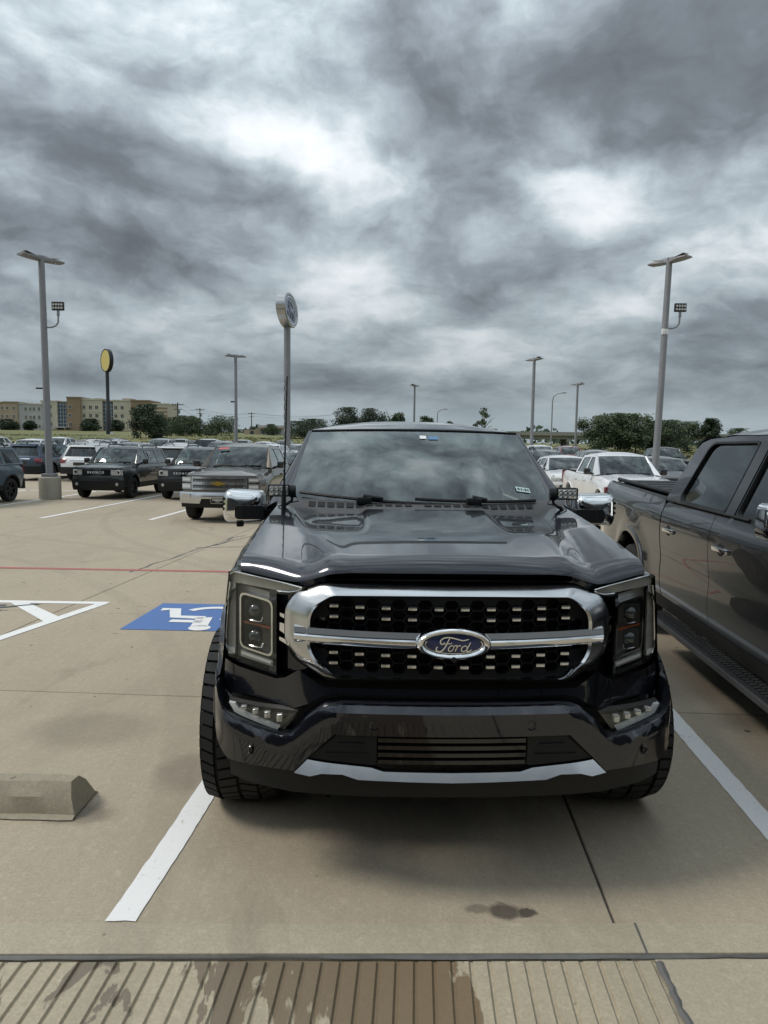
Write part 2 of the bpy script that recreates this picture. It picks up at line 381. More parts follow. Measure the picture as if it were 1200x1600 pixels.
def pos(t):
    return t.node('ShaderNodeNewGeometry').outputs['Position']
def concrete(name, base=(0.480, 0.405, 0.300), dark=0.72, streak=1.0, wet=False, stains=()):
    m = bpy.data.materials.new(name); m.use_nodes = True; t = NT(m.node_tree); b = bsdf(m); p = pos(t)
    oi = t.node('ShaderNodeObjectInfo').outputs['Random']
    big = t.noise(t.mapping(p, (0.55, 0.3, 1), (4, 2, 0)), 0.7, 6, 0.6, 0.4)
    swirl = t.noise(t.mapping(p, (1.3, 0.55, 1), (0, 0, 0), (0, 0, 0.6)), 1.6, 7, 0.62, 1.2)
    grain = t.noise(p, 85, 4, 0.7); grit = t.noise(p, 260, 2, 0.6)
    broom = t.noise(t.mapping(p, (75, 1.6, 1), (0, 0, 0), (0, 0, -0.06)), 1.0, 4, 0.6)
    hi = tuple(c*1.12 for c in base); lo = tuple(c*dark for c in base)
    c = t.ramp(t.math('ADD', t.math('MULTIPLY', big, 0.55), t.math('MULTIPLY', swirl, 0.45)), [(0.30, lo), (0.50, base), (0.70, hi)])
    c = t.mix(t.rng(oi, 0, 1, 0.0, 0.22), c, tuple(q*0.8 for q in base))
    c = t.mix(t.math('MULTIPLY', t.rng(grain, 0.38, 0.62, 1, 0), 0.42), c, tuple(q*0.55 for q in base))
    c = t.mix(t.math('MULTIPLY', t.rng(grit, 0.62, 0.72, 0, 1), 0.22), c, (0.10, 0.09, 0.075))
    c = t.mix(t.math('MULTIPLY', t.rng(broom, 0.35, 0.65, 1, 0), 0.16*streak), c, tuple(q*0.6 for q in base))
    mot = t.noise(t.mapping(p, (1, 1, 1), (0, 0, 0), (0, 0, 0.7)), 26, 5, 0.7, 0.6)
    c = t.mix(t.math('MULTIPLY', t.rng(mot, 0.36, 0.64, 1, 0), 0.30), c, tuple(q*0.6 for q in base))
    c = t.mix(t.math('MULTIPLY', t.rng(mot, 0.58, 0.70, 0, 1), 0.22), c, tuple(min(1, q*1.3) for q in base))
    # tyre scuffs and old drips: soft dark patches with their own ragged outline
    dr = t.noise(t.mapping(p, (0.9, 0.45, 1), (11, 5, 0), (0, 0, 0.3)), 1.15, 9, 0.68, 0.8)
    c = t.mix(t.rng(dr, 0.58, 0.70, 0, 0.38, True), c, tuple(q*0.45 for q in base))
    sp = t.noise(p, 9.0, 2, 0.5)
    c = t.mix(t.rng(sp, 0.735, 0.755, 0, 0.75), c, (0.035, 0.03, 0.026))
    for (ax, ay, ar_) in ((-13.0, 1.0, 12.2), (-13.0, 1.0, 13.9), (7.5, 22.0, 13.4), (7.5, 22.0, 15.1)):     # faint turning tyre marks
        rr = t.math('ABSOLUTE', t.math('SUBTRACT', t.vec('LENGTH', t.vec('MULTIPLY', t.vec('SUBTRACT', p, (ax, ay, 0)), (1, 1, 0))), ar_))
        c = t.mix(t.math('MULTIPLY', t.rng(rr, 0.13, 0.07, 0, 0.30, True), t.rng(swirl, 0.40, 0.60, 0.15, 1.0)), c, tuple(q*0.5 for q in base))
    rough = 0.86
    for (sx, sy, rx, ry, k) in stains:
        wv = t.vec('SCALE', t.vec('SUBTRACT', t.noise(p, 7, 5, 0.65, 0.3, True), (0.5, 0.5, 0.5)), scale=0.12)
        q = t.vec('MULTIPLY', t.vec('SUBTRACT', t.vec('ADD', p, wv), (sx, sy, 0)), (1/rx, 1/ry, 0))
        c = t.mix(t.rng(t.vec('LENGTH', q), 1.0, 0.45, 0, k, True), c, (0.055, 0.045, 0.036))
    if wet:
        wn = t.noise(t.mapping(p, (2.6, 1.0, 1), (2.3, 0.4, 0), (0, 0, 0.1)), 1.7, 5, 0.6, 0.6)
        px, py, pz = t.sep(p)
        band = t.math('ADD', wn, t.rng(px, -1.3, 0.0, -0.13, 0.16))
        band = t.math('SUBTRACT', band, t.rng(px, 0.30, 0.44, 0.0, 0.8))
        mk = t.rng(band, 0.515, 0.53, 0, 1)
        c = t.mix(t.math('MULTIPLY', mk, 0.78), c, t.mix(t.rng(px, -0.8, 0.2, 0, 1), (0.135, 0.105, 0.075), (0.16, 0.105, 0.055)))
        rough = t.rng(mk, 0, 1, 0.86, 0.42)
    t.l.new(c, b.inputs['Base Color']); t.put(b.inputs['Roughness'], rough)
    h = t.math('ADD', t.math('MULTIPLY', broom, 0.5*streak), t.math('ADD', t.math('MULTIPLY', grain, 0.5), t.math('MULTIPLY', grit, 0.3)))
    t.l.new(t.bump(h, 0.35, 0.004), b.inputs['Normal'])
    return m
M['concrete'] = concrete('parking_concrete', stains=[(0.475, 2.525, 0.085, 0.06, 0.85), (0.565, 2.515, 0.05, 0.03, 0.9), (0.37, 2.53, 0.06, 0.035, 0.5), (-1.42, 3.18, 0.24, 0.13, 0.5), (-1.0, 3.62, 0.25, 0.3, 0.3), (-1.75, 4.15, 0.5, 0.35, 0.25), (0.1, 3.2, 0.5, 0.4, 0.35), (2.3, 5.4, 0.7, 0.9, 0.3)])
M['curb'] = concrete('curb_concrete', (0.49, 0.43, 0.32), 0.8, 0.3)
M['ramp'] = concrete('ramp_concrete', (0.50, 0.435, 0.315), 0.75, 0.4, wet=True)
M['stop'] = concrete('wheel_stop_concrete', (0.37, 0.325, 0.24), 0.7, 0.2)
M['block'] = concrete('pole_base_concrete', (0.42, 0.40, 0.33), 0.7, 0.1)
M['bridge'] = concrete('bridge_concrete', (0.36, 0.35, 0.31), 0.75, 0.1)
def road_paint(name, color, wear=0.5):
    m = mat(name, color, 0.65); t = NT(m.node_tree); b = bsdf(m); p = pos(t)
    a = t.noise(p, 38, 6, 0.7); f = t.noise(p, 5, 5, 0.6); g = t.noise(p, 150, 2, 0.6)
    k = t.math('ADD', t.math('MULTIPLY', a, 0.7), t.math('MULTIPLY', f, 0.3))
    c = t.mix(t.rng(k, 0.56, 0.70, 0, wear), color, (0.33, 0.30, 0.25))
    c = t.mix(t.rng(g, 0.60, 0.75, 0, 0.25), c, tuple(q*0.6 for q in color))
    t.l.new(c, b.inputs['Base Color']); t.l.new(t.bump(a, 0.25, 0.003), b.inputs['Normal'])
    return m
M['linewhite'] = road_paint('line_paint_white', (0.84, 0.83, 0.81), 0.75)
M['lineblue'] = road_paint('line_paint_blue', (0.085, 0.175, 0.42), 0.35)
M['linered'] = road_paint('line_paint_red', (0.42, 0.12, 0.115), 0.85)
M['linegrey'] = road_paint('overpainted_grey', (0.13, 0.145, 0.165), 0.5)
def leafmat(name, c1, c2):
    m = mat(name, c1, 0.65); t = NT(m.node_tree); b = bsdf(m)
    p = pos(t); n = t.noise(p, 1.1, 3, 0.6); g = t.noise(p, 9, 2, 0.5)
    t.l.new(t.ramp(t.math('ADD', t.math('MULTIPLY', n, 0.6), t.math('MULTIPLY', g, 0.4)), [(0.35, c1), (0.65, c2)]), b.inputs['Base Color'])
    b.inputs['Subsurface Weight'].default_value = 0.0
    return m
M['leaf'] = leafmat('leaf_green', (0.026, 0.048, 0.018), (0.072, 0.105, 0.036))
M['leafdark'] = leafmat('leaf_dark', (0.014, 0.030, 0.014), (0.035, 0.062, 0.024))
M['bark'] = dusty(mat('bark', (0.075, 0.06, 0.048), 0.9), (0.075, 0.06, 0.048), 0.9, 0.2, 6)
def grassmat():
    m = mat('grass_field', (0.1, 0.11, 0.04), 0.9); t = NT(m.node_tree); b = bsdf(m); p = pos(t)
    n = t.noise(t.mapping(p, (1, 0.25, 1)), 0.12, 8, 0.65); g = t.noise(p, 1.7, 4, 0.7)
    t.l.new(t.ramp(t.math('ADD', t.math('MULTIPLY', n, 0.65), t.math('MULTIPLY', g, 0.35)), [(0.3, (0.075, 0.095, 0.032)), (0.5, (0.15, 0.155, 0.055)), (0.7, (0.21, 0.19, 0.085))]), b.inputs['Base Color'])
    return m
M['grass'] = grassmat()
M['blade'] = leafmat('grass_blades', (0.13, 0.14, 0.05), (0.26, 0.25, 0.10))
# ------------------------------------------------------------------ shared vehicle pieces
def arch_bottom(ya, yb, sill, wheels, n=14):
    """lower outline of a side panel from ya to yb, with the wheel openings cut in"""
    pts = [(ya, None)]
    for (wy, wz, r) in wheels:
        h = math.sqrt(max(0, r*r-(sill-wz)**2))
        for k in range(n+1):
            y = wy-h+2*h*k/n
            if ya < y < yb: pts.append((y, None))
    pts.append((yb, None)); pts.sort()
    out = []
    for y, _ in pts:
        z = sill
        for (wy, wz, r) in wheels:
            if abs(y-wy) < r: z = max(z, wz+math.sqrt(r*r-(y-wy)**2))
        out.append((y, z))
    return out
def top_line(ya, yb, zt):
    ys = [ya]+[y for y, _ in zt if ya < y < yb]+[yb]
    return [(y, lerp(zt, y)) for y in ys][::-1]
def side_panel(ya, yb, sill, wheels, zt):
    return arch_bottom(ya, yb, sill, wheels)+top_line(ya, yb, zt)
def tyre_mb(r, w, rr, n=40, tread=False):
    h = w/2; mb = MB()
    prof = [(-h*0.75, rr), (-h*0.98, rr+0.02), (-h, (r+rr)/2), (-h*0.93, r-0.035), (-h*0.80, r-0.010), (-h*0.4, r-0.006 if tread else r), (0, r-0.006 if tread else r), (h*0.4, r-0.006 if tread else r), (h*0.80, r-0.010), (h*0.93, r-0.035), (h, (r+rr)/2), (h*0.98, rr+0.02), (h*0.75, rr)]
    if tread: prof = [(a, q-0.012 if q > r-0.02 else q) for a, q in prof]
    mb.lathe(prof, n)
    if tread:
        K = 44
        for k in range(K):
            for row, (a0, a1, ph) in enumerate([(-0.98, -0.60, 0), (-0.52, -0.08, .5), (0.02, 0.50, .2), (0.60, 0.98, .6)]):
                th = 2*math.pi*(k+ph)/K; d = 2*math.pi/K*0.43
                edge = abs(a0+a1) > 1.2
                def P(a, t, rad): return (a*h, rad*math.cos(t), rad*math.sin(t))
                top = r; lo = r-0.03
                sk = 0.35*d*(1 if row % 2 else -1)
                q0 = r-0.020 if edge and a0 < 0 else top; q1 = r-0.020 if edge and a1 > 0 else top
                v = [P(a0, th-d-sk, lo), P(a1, th-d+sk, lo), P(a1, th+d+sk, lo), P(a0, th+d-sk, lo), P(a0, th-d*.9-sk, q0), P(a1, th-d*.9+sk, q1), P(a1, th+d*.9+sk, q1), P(a0, th+d*.9-sk, q0)]
                mb.add(v, [(4, 5, 6, 7), (0, 1, 5, 4), (1, 2, 6, 5), (2, 3, 7, 6), (3, 0, 4, 7)])
                if edge:   # shoulder lug running down the sidewall
                    sgn = -1 if a0 < 0 else 1; a = sgn*1.0
                    v = [P(sgn*0.97, th-d, r-0.018), P(sgn*0.97, th+d, r-0.018), P(a*1.02, th+d*.8, r-0.075), P(a*1.02, th-d*.8, r-0.075), P(sgn*0.93, th-d, r-0.03), P(sgn*0.93, th+d, r-0.03), P(a*0.97, th+d*.8, r-0.085), P(a*0.97, th-d*.8, r-0.085)]
                    mb.add(v, [(0, 1, 2, 3), (0, 4, 5, 1), (1, 5, 6, 2), (2, 6, 7, 3), (3, 7, 4, 0)])
    return mb
def rim_mb(rr, w, spokes=6, sgn=1):
    """dished rim with spokes, face towards +x"""
    mb = MB(); h = w/2
    mb.lathe([(-h*0.7, rr*0.98), (h*0.1, rr*0.90), (h*0.70, rr*0.93), (h*0.76, rr*1.0), (h*0.66, rr*1.02), (-h*0.7, rr*1.02)], 28)
    mb.lathe([(h*0.62, 0.0001), (h*0.62, rr*0.16), (h*0.50, rr*0.22), (h*0.1, rr*0.22)], 16)
    for k in range(spokes):
        a = 2*math.pi*k/spokes; c, s = math.cos(a), math.sin(a)
        def P(x, r, t): return (x, r*c-t*s, r*s+t*c)
        wd0, wd1 = rr*0.13, rr*0.10
        v = [P(h*.58, rr*.1, -wd0), P(h*.58, rr*.1, wd0), P(h*.66, rr*.95, wd1), P(h*.66, rr*.95, -wd1), P(h*.3, rr*.1, -wd0*1.3), P(h*.3, rr*.1, wd0*1.3), P(h*.4, rr*.95, wd1*1.4), P(h*.4, rr*.95, -wd1*1.4)]
        mb.add(v, [(0, 1, 2, 3), (0, 4, 5, 1), (1, 5, 6, 2), (2, 6, 7, 3), (3, 7, 4, 0)])
    mb.lathe([(0.0, 0.0001), (0.0, rr*0.95)], 20)
    return mb
def add_wheels(root, spots, r, w, rr, rimmat, tread=False, spokes=6):
    ty = tyre_mb(r, w, rr, 48 if tread else 32, tread).mesh('tyre', M['rubber'], 40)
    ri = rim_mb(rr, w, spokes).mesh('rim', rimmat, 30)
    for (x, y) in spots:
        wh = mo(ty, 'wheel', root, (x, y, r), (0.37*y, 0, 0 if x > 0 else math.pi))
        mo(ri, 'rim', wh)
def arch_lip(root, W, sgn, wy, wz, r, sill, name, m, wd=0.05, proud=0.018, back=False):
    a0 = math.asin(max(-1, (sill-wz)/r)); loops = []
    n = 22
    for k in range(n+1):
        a = a0+(math.pi-2*a0)*k/n; c, s = math.cos(a), math.sin(a); lp = []
        for rad, dx in ((r+wd, 0.0), (r+wd*0.85, proud*0.8), (r+0.012, proud), (r-0.008, proud*0.7), (r-0.012, -0.06)):
            y, z = wy+rad*c, wz+rad*s; lp.append((sgn*(W(y, min(z, wz+r+0.02))+dx), y, z))
        loops.append(lp)
    MB().loft(loops, closed=False).build(name, m, root, 50)
def text_mesh(s, size, m, name, ext=0.002, spacing=1.0, shear=0.0):
    c = bpy.data.curves.new(name, 'FONT'); c.body = s; c.size = size; c.extrude = ext; c.align_x = 'CENTER'; c.align_y = 'CENTER'
    c.space_character = spacing; c.shear = shear; c.resolution_u = 3
    o = bpy.data.objects.new(name, c); dg = bpy.context.evaluated_depsgraph_get()
    COL.objects.link(o); dg.update(); me = bpy.data.meshes.new_from_object(o.evaluated_get(dg)); bpy.data.objects.remove(o)
    me.materials.clear(); me.materials.append(m); return me
# flowing script lettering of the oval badge, as pen strokes in a 0..1 box (u right, v up)
def ell(cx, cy, rx, ry, sl=0.0, a0=0, a1=360, n=14):
    return [(cx+rx*math.cos(R(a0+(a1-a0)*k/n))+sl*ry*math.sin(R(a0+(a1-a0)*k/n)), cy+ry*math.sin(R(a0+(a1-a0)*k/n))) for k in range(n+1)]
SCRIPT = [
    ([(740, 196), (690, 207), (640, 196), (590, 184), (545, 182), (512, 194), (496, 216), (502, 238), (520, 238), (530, 222)], 8.5),
    ([(575, 190), (560, 215), (548, 245), (530, 275), (508, 298), (482, 305), (464, 294), (462, 274), (474, 264)], 9.0),
    ([(528, 240), (555, 234), (580, 236), (595, 226)], 5.5),
    (ell(588, 276, 21, 25, -0.35), 6.5),
    ([(608, 262), (628, 250), (640, 256), (632, 280), (622, 303)], 6.5), ([(632, 276), (648, 256), (664, 250), (672, 258)], 6.0),
    (ell(700, 278, 23, 24, -0.35), 6.5), ([(754, 222), (740, 252), (722, 290), (730, 303), (748, 297), (762, 284)], 7.0)]
def script_mb(fn, lift=0.0):
    """fn(u, v, h) -> point; u,v in units of the oval's half width"""
    mb = MB()
    for pts, wd in SCRIPT:
        q = []
        for i in range(len(pts)-1):     # smooth the pen line
            p0 = pts[max(i-1, 0)]; p1, p2 = pts[i], pts[i+1]; p3 = pts[min(i+2, len(pts)-1)]
            for k in range(4):
                t = k/4; t2, t3 = t*t, t*t*t
                q.append(tuple(0.5*((2*b)+(c-a)*t+(2*a-5*b+4*c-d)*t2+(3*b-a-3*c+d)*t3) for a, b, c, d in zip(p0, p1, p2, p3)))
        q.append(pts[-1]); L = []; n = len(q)
        for i, p in enumerate(q):
            a, b = q[max(i-1, 0)], q[min(i+1, n-1)]; dx, dy = b[0]-a[0], b[1]-a[1]; l = math.hypot(dx, dy) or 1
            w = wd*(0.45+0.55*math.sin(math.pi*min(1, max(0, (i+1)/(n+1))))**0.5)
            nx, ny = -dy/l*w/2*1.3, dx/l*w/2*1.3
            U = lambda x, y: ((x-612)/350.0, (243-y)/350.0)
            A, B = U(p[0]+nx, p[1]+ny), U(p[0]-nx, p[1]-ny)
            L.append([fn(*A, 0), fn(*A, 1), fn(*B, 1), fn(*B, 0)])
        mb.loft(L, closed=True); mb.add([*L[0]], [(0, 1, 2, 3)]); mb.add([*L[-1]], [(0, 1, 2, 3)])
    return mb
def oval_ring(mb, fn, prof, n=48):
    """prof: list of (scale of the oval, depth); fn(u, v, depth)"""
    loops = []
    for (k, d, asp) in prof: loops.append([fn(k*math.cos(2*math.pi*i/n), k*asp*math.sin(2*math.pi*i/n), d) for i in range(n)])
    return mb.loft(loops)

# ------------------------------------------------------------------ the big pickup (used for the two trucks in front)
TR = 0.42
FW1, FW2 = 0.86, 4.86
ARCH = 0.505
FZT = [(0.40, 1.195), (0.46, 1.235), (0.55, 1.262), (1.62, 1.385), (1.74, 1.36), (1.80, 1.21), (2.05, 1.21), (2.28, 1.288), (3.93, 1.292), (3.97, 1.30), (6.12, 1.345)]
FPROF = [(0.34, 0.90), (0.46, 0.945), (0.58, 0.972), (0.70, 0.975), (0.80, 0.968), (0.92, 0.982), (1.05, 0.992), (1.18, 0.985), (1.30, 0.962), (1.42, 0.93)]
def FW(y, z):
    x = lerp(FPROF, z)
    ins = 0.115 if y < 1.55 else 0.115-0.085*sstep(1.55, 1.85, y)
    zt = lerp(FZT, y) if y < 1.74 else (1.29 if y < 3.95 else lerp(FZT, y))
    d = zt-z; x -= ins*max(0, 1-d/0.18)**2
    if y < 0.95: x -= 0.075*((0.95-y)/0.6)**2*(0.4+0.6*sstep(0.6, 1.2, z))
    if y > 5.6: x -= 0.03*((y-5.6)/0.55)**2
    # flared shoulders over the wheels
    for wy in (FW1, FW2):
        q = math.hypot(y-wy, z-TR); x += 0.022*(1-sstep(ARCH, ARCH+0.22, q))
    return x
def FG(y, z): return 0.958+(0.722-0.958)*(z-1.29)/(1.83-1.29)
YB = [(0, 0), (.15, .002), (.3, .010), (.42, .020), (.5, .030), (.62, .058), (.75, .098), (.86, .150), (.93, .205), (.972, .285), (.990, .40), (1.0, .55), (1.05, .9)]
YV = [(0, .085), (.3, .09), (.5, .115), (.6, .165), (.7, .245), (.85, .325), (.945, .395), (.985, .48), (1.0, .7)]
def smooth_lerp(pts, x, h=0.035): return (lerp(pts, abs(x)-h)+2*lerp(pts, abs(x))+lerp(pts, abs(x)+h))/4
yb = lambda x: smooth_lerp(YB, x); yv = lambda x: smooth_lerp(YV, x)
def yg(x, z): return 0.10+0.11*(x/0.65)**2+(z-0.80)*0.05
def yh(a, z): return 0.20+0.60*(abs(a)-0.575)+(z-0.80)*0.03
def both(pts): return [(-x, z) for x, z in pts[::-1]]
def hero_truck(root, paintm, chrome_mirror=True):
    P = lambda mb, name, m, parent=None, sm=35: mb.build(name, m, parent or root, sm)
    G = M
    # ---- body sides
    wl = [(FW1, TR, ARCH), (FW2, TR, ARCH)]
    for s in (-1, 1):
        fn = lambda y, z, s=s: (s*FW(y, z), y, z)
        for (nm, a, b) in (('front_fender', 0.405, 1.775), ('front_door', 1.783, 2.846), ('rear_door', 2.854, 3.925), ('bed_side', 3.945, 6.11)):
            p = P(MB().sheet(side_panel(a, b, 0.46, wl, FZT), [], fn, 0.055), nm, paintm)
            if 'door' in nm:
                hy = 2.62 if nm == 'front_door' else 3.70
                h = MB()
                h.rbox(s*1.0-0.012, s*1.0+0.022, hy-0.12, hy+0.12, 1.045, 1.078, 0.010)
                h.rbox(s*0.985-0.02, s*0.985+0.02, hy-0.115, hy-0.085, 1.04, 1.075, 0.006); h.rbox(s*0.985-0.02, s*0.985+0.02, hy+0.085, hy+0.115, 1.04, 1.075, 0.006)
                P(h, 'door_handle', M['chrome'], p)
                cup = MB(); cup.lathe([(0.0, 0.0001), (0.004, 0.045), (0.0, 0.052)], 20, Matrix.Translation((s*0.988, hy+0.01, 1.06)) @ Matrix.Diagonal((s, 1.3, 0.9, 1)))
                P(cup, 'handle_cup', M['plastic'], p)
        for wy in (FW1, FW2): arch_lip(root, FW, s, wy, TR, ARCH, 0.46, 'wheel_arch_lip', paintm)
        # dark liner behind the openings and shut lines
        lin = MB().sheet(side_panel(0.5, 6.05, 0.5, [], [(0.5, 1.17), (1.7, 1.25), (6.05, 1.26)]), [(ell(FW1, TR+0.02, 0.50, 0.50)[:-1])[::-1], (ell(FW2, TR+0.02, 0.50, 0.50)[:-1])[::-1]] if False else [], lambda y, z, s=s: (s*(FW(y, z)-0.06 if not any(math.hypot(y-w, z-TR) < 0.62 for w in (FW1, FW2)) else 0.70), y, z), 0.16)
        P(lin, 'inner_liner', M['under'])
        # greenhouse side
        gp = [(1.70, 1.355), (1.79, 1.215), (2.05, 1.215), (2.28, 1.293), (3.93, 1.297), (3.915, 1.36), (3.80, 1.73), (3.74, 1.785), (3.60, 1.815), (2.95, 1.845), (2.55, 1.835), (2.36, 1.81), (2.24, 1.745)]
        wf = roundpoly([(1.90, 1.235), (2.06, 1.235), (2.285, 1.315), (2.50, 1.315), (2.50, 1.775), (2.45, 1.772), (2.33, 1.70), (1.90, 1.385)], 0.03, 3)
        wr = roundpoly([(2.70, 1.318), (3.56, 1.322), (3.62, 1.36), (3.53, 1.74), (3.46, 1.778), (2.70, 1.785)], 0.05, 4)
        gf = lambda y, z, s=s: (s*FG(y, z), y, z)
        cs = P(MB().sheet(gp, [wf, wr], gf, 0.06), 'cabin_side', paintm)
        inn = lambda y, z, s=s: (s*(FG(y, z)-0.018), y, z)
        grow = lambda poly, d: [(y+d*(1 if y > sum(q[0] for q in poly)/len(poly) else -1), z+d*(1 if z > 1.52 else -1)) for y, z in poly]
        P(MB().sheet(grow(wf, .012), [], inn, 0.1), 'front_side_window', M['side']); P(MB().sheet(grow(wr, .012), [], inn, 0.1), 'rear_side_window', M['side'])
        for w in (wf, wr):    # black rubber seal round each pane
            big = grow(w, 0.016); lo = [[(s*(FG(y, z)+0.004), y, z) for y, z in big], [(s*(FG(y, z)+0.004), y, z) for y, z in w], [(s*(FG(y, z)-0.02), y, z) for y, z in w]]
            P(MB().loft(lo), 'window_seal', M['plastic'])
        bp = MB().sheet([(2.53, 1.30), (2.67, 1.30), (2.67, 1.80), (2.53, 1.80)], [], lambda y, z, s=s: (s*(FG(y, z)+0.006), y, z), 0.1); P(bp, 'door_pillar_trim', M['gloss'])
        P(MB().tube([(s*(FG(0, 1.30)+0.012), 2.27, 1.300), (s*(FG(0, 1.30)+0.012), 3.9, 1.306)], 0.009, 6), 'belt_trim', M['plastic'])
        # windscreen pillar
        def pil(u, v, s=s):
            a = Vector((s*0.80, 1.71, 1.398)).lerp(Vector((s*0.705, 2.33, 1.822)), v); b = Vector((s*FG(0, 1.355), 1.70, 1.355)).lerp(Vector((s*FG(0, 1.81), 2.36, 1.81)), v)
            q = a.lerp(b, u); q.z += 0.012*math.sin(math.pi*u); q.x += s*0.008*math.sin(math.pi*u); return q
        P(MB().grid(pil, 5, 12), 'windscreen_pillar', paintm)
        # mirror
        x0, x1 = 0.955, 1.198
        def mloop(k, yy, sh=1.0, x0=x0, x1=x1, s=s):
            cx, cz = (x0+x1)/2, 1.357; pts = roundpoly([(x0, 1.275), (x1-0.02, 1.258), (x1, 1.30), (x1-0.008, 1.435), (x1-0.03, 1.458), (x0+0.02, 1.448), (x0, 1.43)], 0.03, 4)
            return [(s*(cx+(x-cx)*k), yy, cz+(z-cz)*k) for x, z in pts]
        mir = thing_part('mirror', root)
        mb = MB().loft([mloop(1.0, 1.83), mloop(1.0, 1.74), mloop(0.97, 1.70), mloop(0.88, 1.675), mloop(0.70, 1.66), mloop(0.40, 1.652), mloop(0.05, 1.650)])
        mb.add(mloop(0.999, 1.829), [tuple(range(len(mloop(1, 0))))])
        P(mb, 'mirror_cap', M['chrome'] if chrome_mirror else M['chrome'], mir, 45)
        ins = roundpoly([(x0-0.012, 1.285), (1.098, 1.285), (1.112, 1.30), (1.112, 1.354), (1.098, 1.366), (x0-0.012, 1.364)], 0.012, 3)
        P(MB().sheet(ins, [], lambda x, z, s=s: (s*x, 1.635+0.02*((x-1.08)/0.12)**2, z), 0.05, (0, 0.06, 0)), 'mirror_insert', M['plastic'], mir)
        P(MB().rbox(min(s*1.060, s*1.064), max(s*1.060, s*1.064), 1.628, 1.64, 1.288, 1.384, 0.001), 'insert_seam', M['void'], mir)
        P(MB().tube([(s*0.90, 1.80, 1.30), (s*0.93, 1.76, 1.325), (s*0.99, 1.74, 1.33)], [0.05, 0.045, 0.04], 10), 'mirror_arm', M['plastic'], mir)
        P(MB().sheet([(s*q[0], q[1]) for q in [(0.975, 1.285), (1.175, 1.28), (1.175, 1.44), (0.975, 1.435)]], [], lambda x, z: (x, 1.834, z), 0.2), 'mirror_glass', M['chrome'], mir)
        P(MB().rbox(min(s*1.075, s*1.115), max(s*1.075, s*1.115), 1.70, 1.75, 1.232, 1.262, 0.008), 'mirror_camera', M['plastic'], mir)
        for zz in (1.335, 1.365, 1.395): P(MB().rbox(min(s*1.170, s*1.192), max(s*1.170, s*1.192), 1.675, 1.70, zz, zz+0.016, 0.003), 'mirror_slot', M['void'], mir)
        # running board
        rb = P(MB().rbox(min(s*0.90, s*1.06), max(s*0.90, s*1.06), 1.62, 3.95, 0.285, 0.335, 0.015), 'running_board', M['plastic'])
        tr = MB()
        for k in range(44):
            y = 1.68+k*0.0505
            for xx in (0.945, 1.0): tr.rbox(min(s*(xx-.02), s*(xx+.02)), max(s*(xx-.02), s*(xx+.02)), y, y+0.034, 0.333, 0.343, 0.004)
        P(tr, 'step_pad', M['rubber'], rb)
        P(MB().rbox(min(s*1.055, s*1.068), max(s*1.055, s*1.068), 1.63, 3.94, 0.29, 0.33, 0.004), 'board_edge', M['cowl'], rb)
        P(MB().sheet([(1.45, 0.34), (4.28, 0.34), (4.28, 0.47), (1.45, 0.47)], [], lambda y, z, s=s: (s*(0.90+0.05*(z-.34)/.13), y, z), 0.2), 'rocker_panel', M['under'])
    # ---- roof, windscreen, rear glass
    def zr(x, y):
        zc = lerp([(2.2, 1.832), (2.35, 1.858), (2.55, 1.888), (2.9, 1.915), (3.3, 1.915), (3.6, 1.885), (3.78, 1.83)], y); ze = lerp([(2.2, 1.76), (2.36, 1.812), (2.6, 1.838), (3.2, 1.845), (3.6, 1.818), (3.8, 1.74)], y)
        return zc-(zc-ze)*abs(x/0.725)**2.6
    def roof(u, v):
        x = (u*2-1); a = abs(x)*0.725; y0 = 2.225+0.125*(a/0.725)**2.2; y = y0+(3.76-y0)*v
        return (x*0.725, y, zr(x*0.725, y)-0.006*(1-sstep(0, 0.06, v)))
    P(MB().grid(roof, 40, 34), 'roof', paintm)
    P(MB().grid(lambda u, v: (0.70*(2*u-1), 2.30+1.42*v, zr(0.7*(2*u-1), 2.30+1.42*v)-0.045), 10, 10), 'headliner', M['headliner'])
    def ws(u, v):
        x = 2*u-1; e = abs(x)
        b = Vector((x*0.80, 1.50+0.21*e**2.2, 1.368+0.030*e**2)); t = Vector((x*0.705, 2.222+0.112*e**2.2, 1.834-0.012*e**2))
        q = b.lerp(t, v); q.z += 0.030*math.sin(math.pi*v)*(1-0.4*e*e); return q
    P(MB().grid(ws, 30, 20), 'windscreen', M['wind'])
    fr = MB(); W0 = lambda u, v, d: ws(u, v)+Vector((0, -0.004*d, 0.006*d))
    def band(u0, u1, v0, v1, nu, nv):
        fr.grid(lambda u, v: W0(u0+(u1-u0)*u, v0+(v1-v0)*v, -0.4), nu, nv)
    band(0, 1, 0.965, 1.0, 30, 2); band(0, 0.028, 0, 1, 2, 20); band(0.972, 1, 0, 1, 2, 20); band(0, 1, 0, 0.07, 30, 2); band(0.36, 0.62, 0.93, 0.97, 8, 2)
    P(fr, 'windscreen_band', M['void'])
    tb = MB().grid(lambda u, v: W0(0.03+0.94*u, 0.80+0.17*v, -1.0), 20, 3)
    P(tb, 'shade_band', M['side'])
    sealL = MB().tube([ws(u/30, 1.0)+Vector((0, 0.004, 0.004)) for u in range(31)], 0.008, 6); P(sealL, 'windscreen_seal', M['void'])
    rwp = roundpoly([(-.80, 1.36), (.80, 1.36), (.66, 1.76), (-.66, 1.76)], .05, 3); rwf = lambda x, z: (x, 3.93-.30*(z-1.30), z)
    P(MB().sheet([(-.955, 1.29), (.955, 1.29), (.735, 1.80), (.70, 1.825), (-.70, 1.825), (-.735, 1.80)], [rwp], rwf, .12), 'cabin_rear', paintm)
    P(MB().sheet(rwp, [], lambda x, z: (x, 3.92-.30*(z-1.30), z), .2), 'rear_window', M['side'])
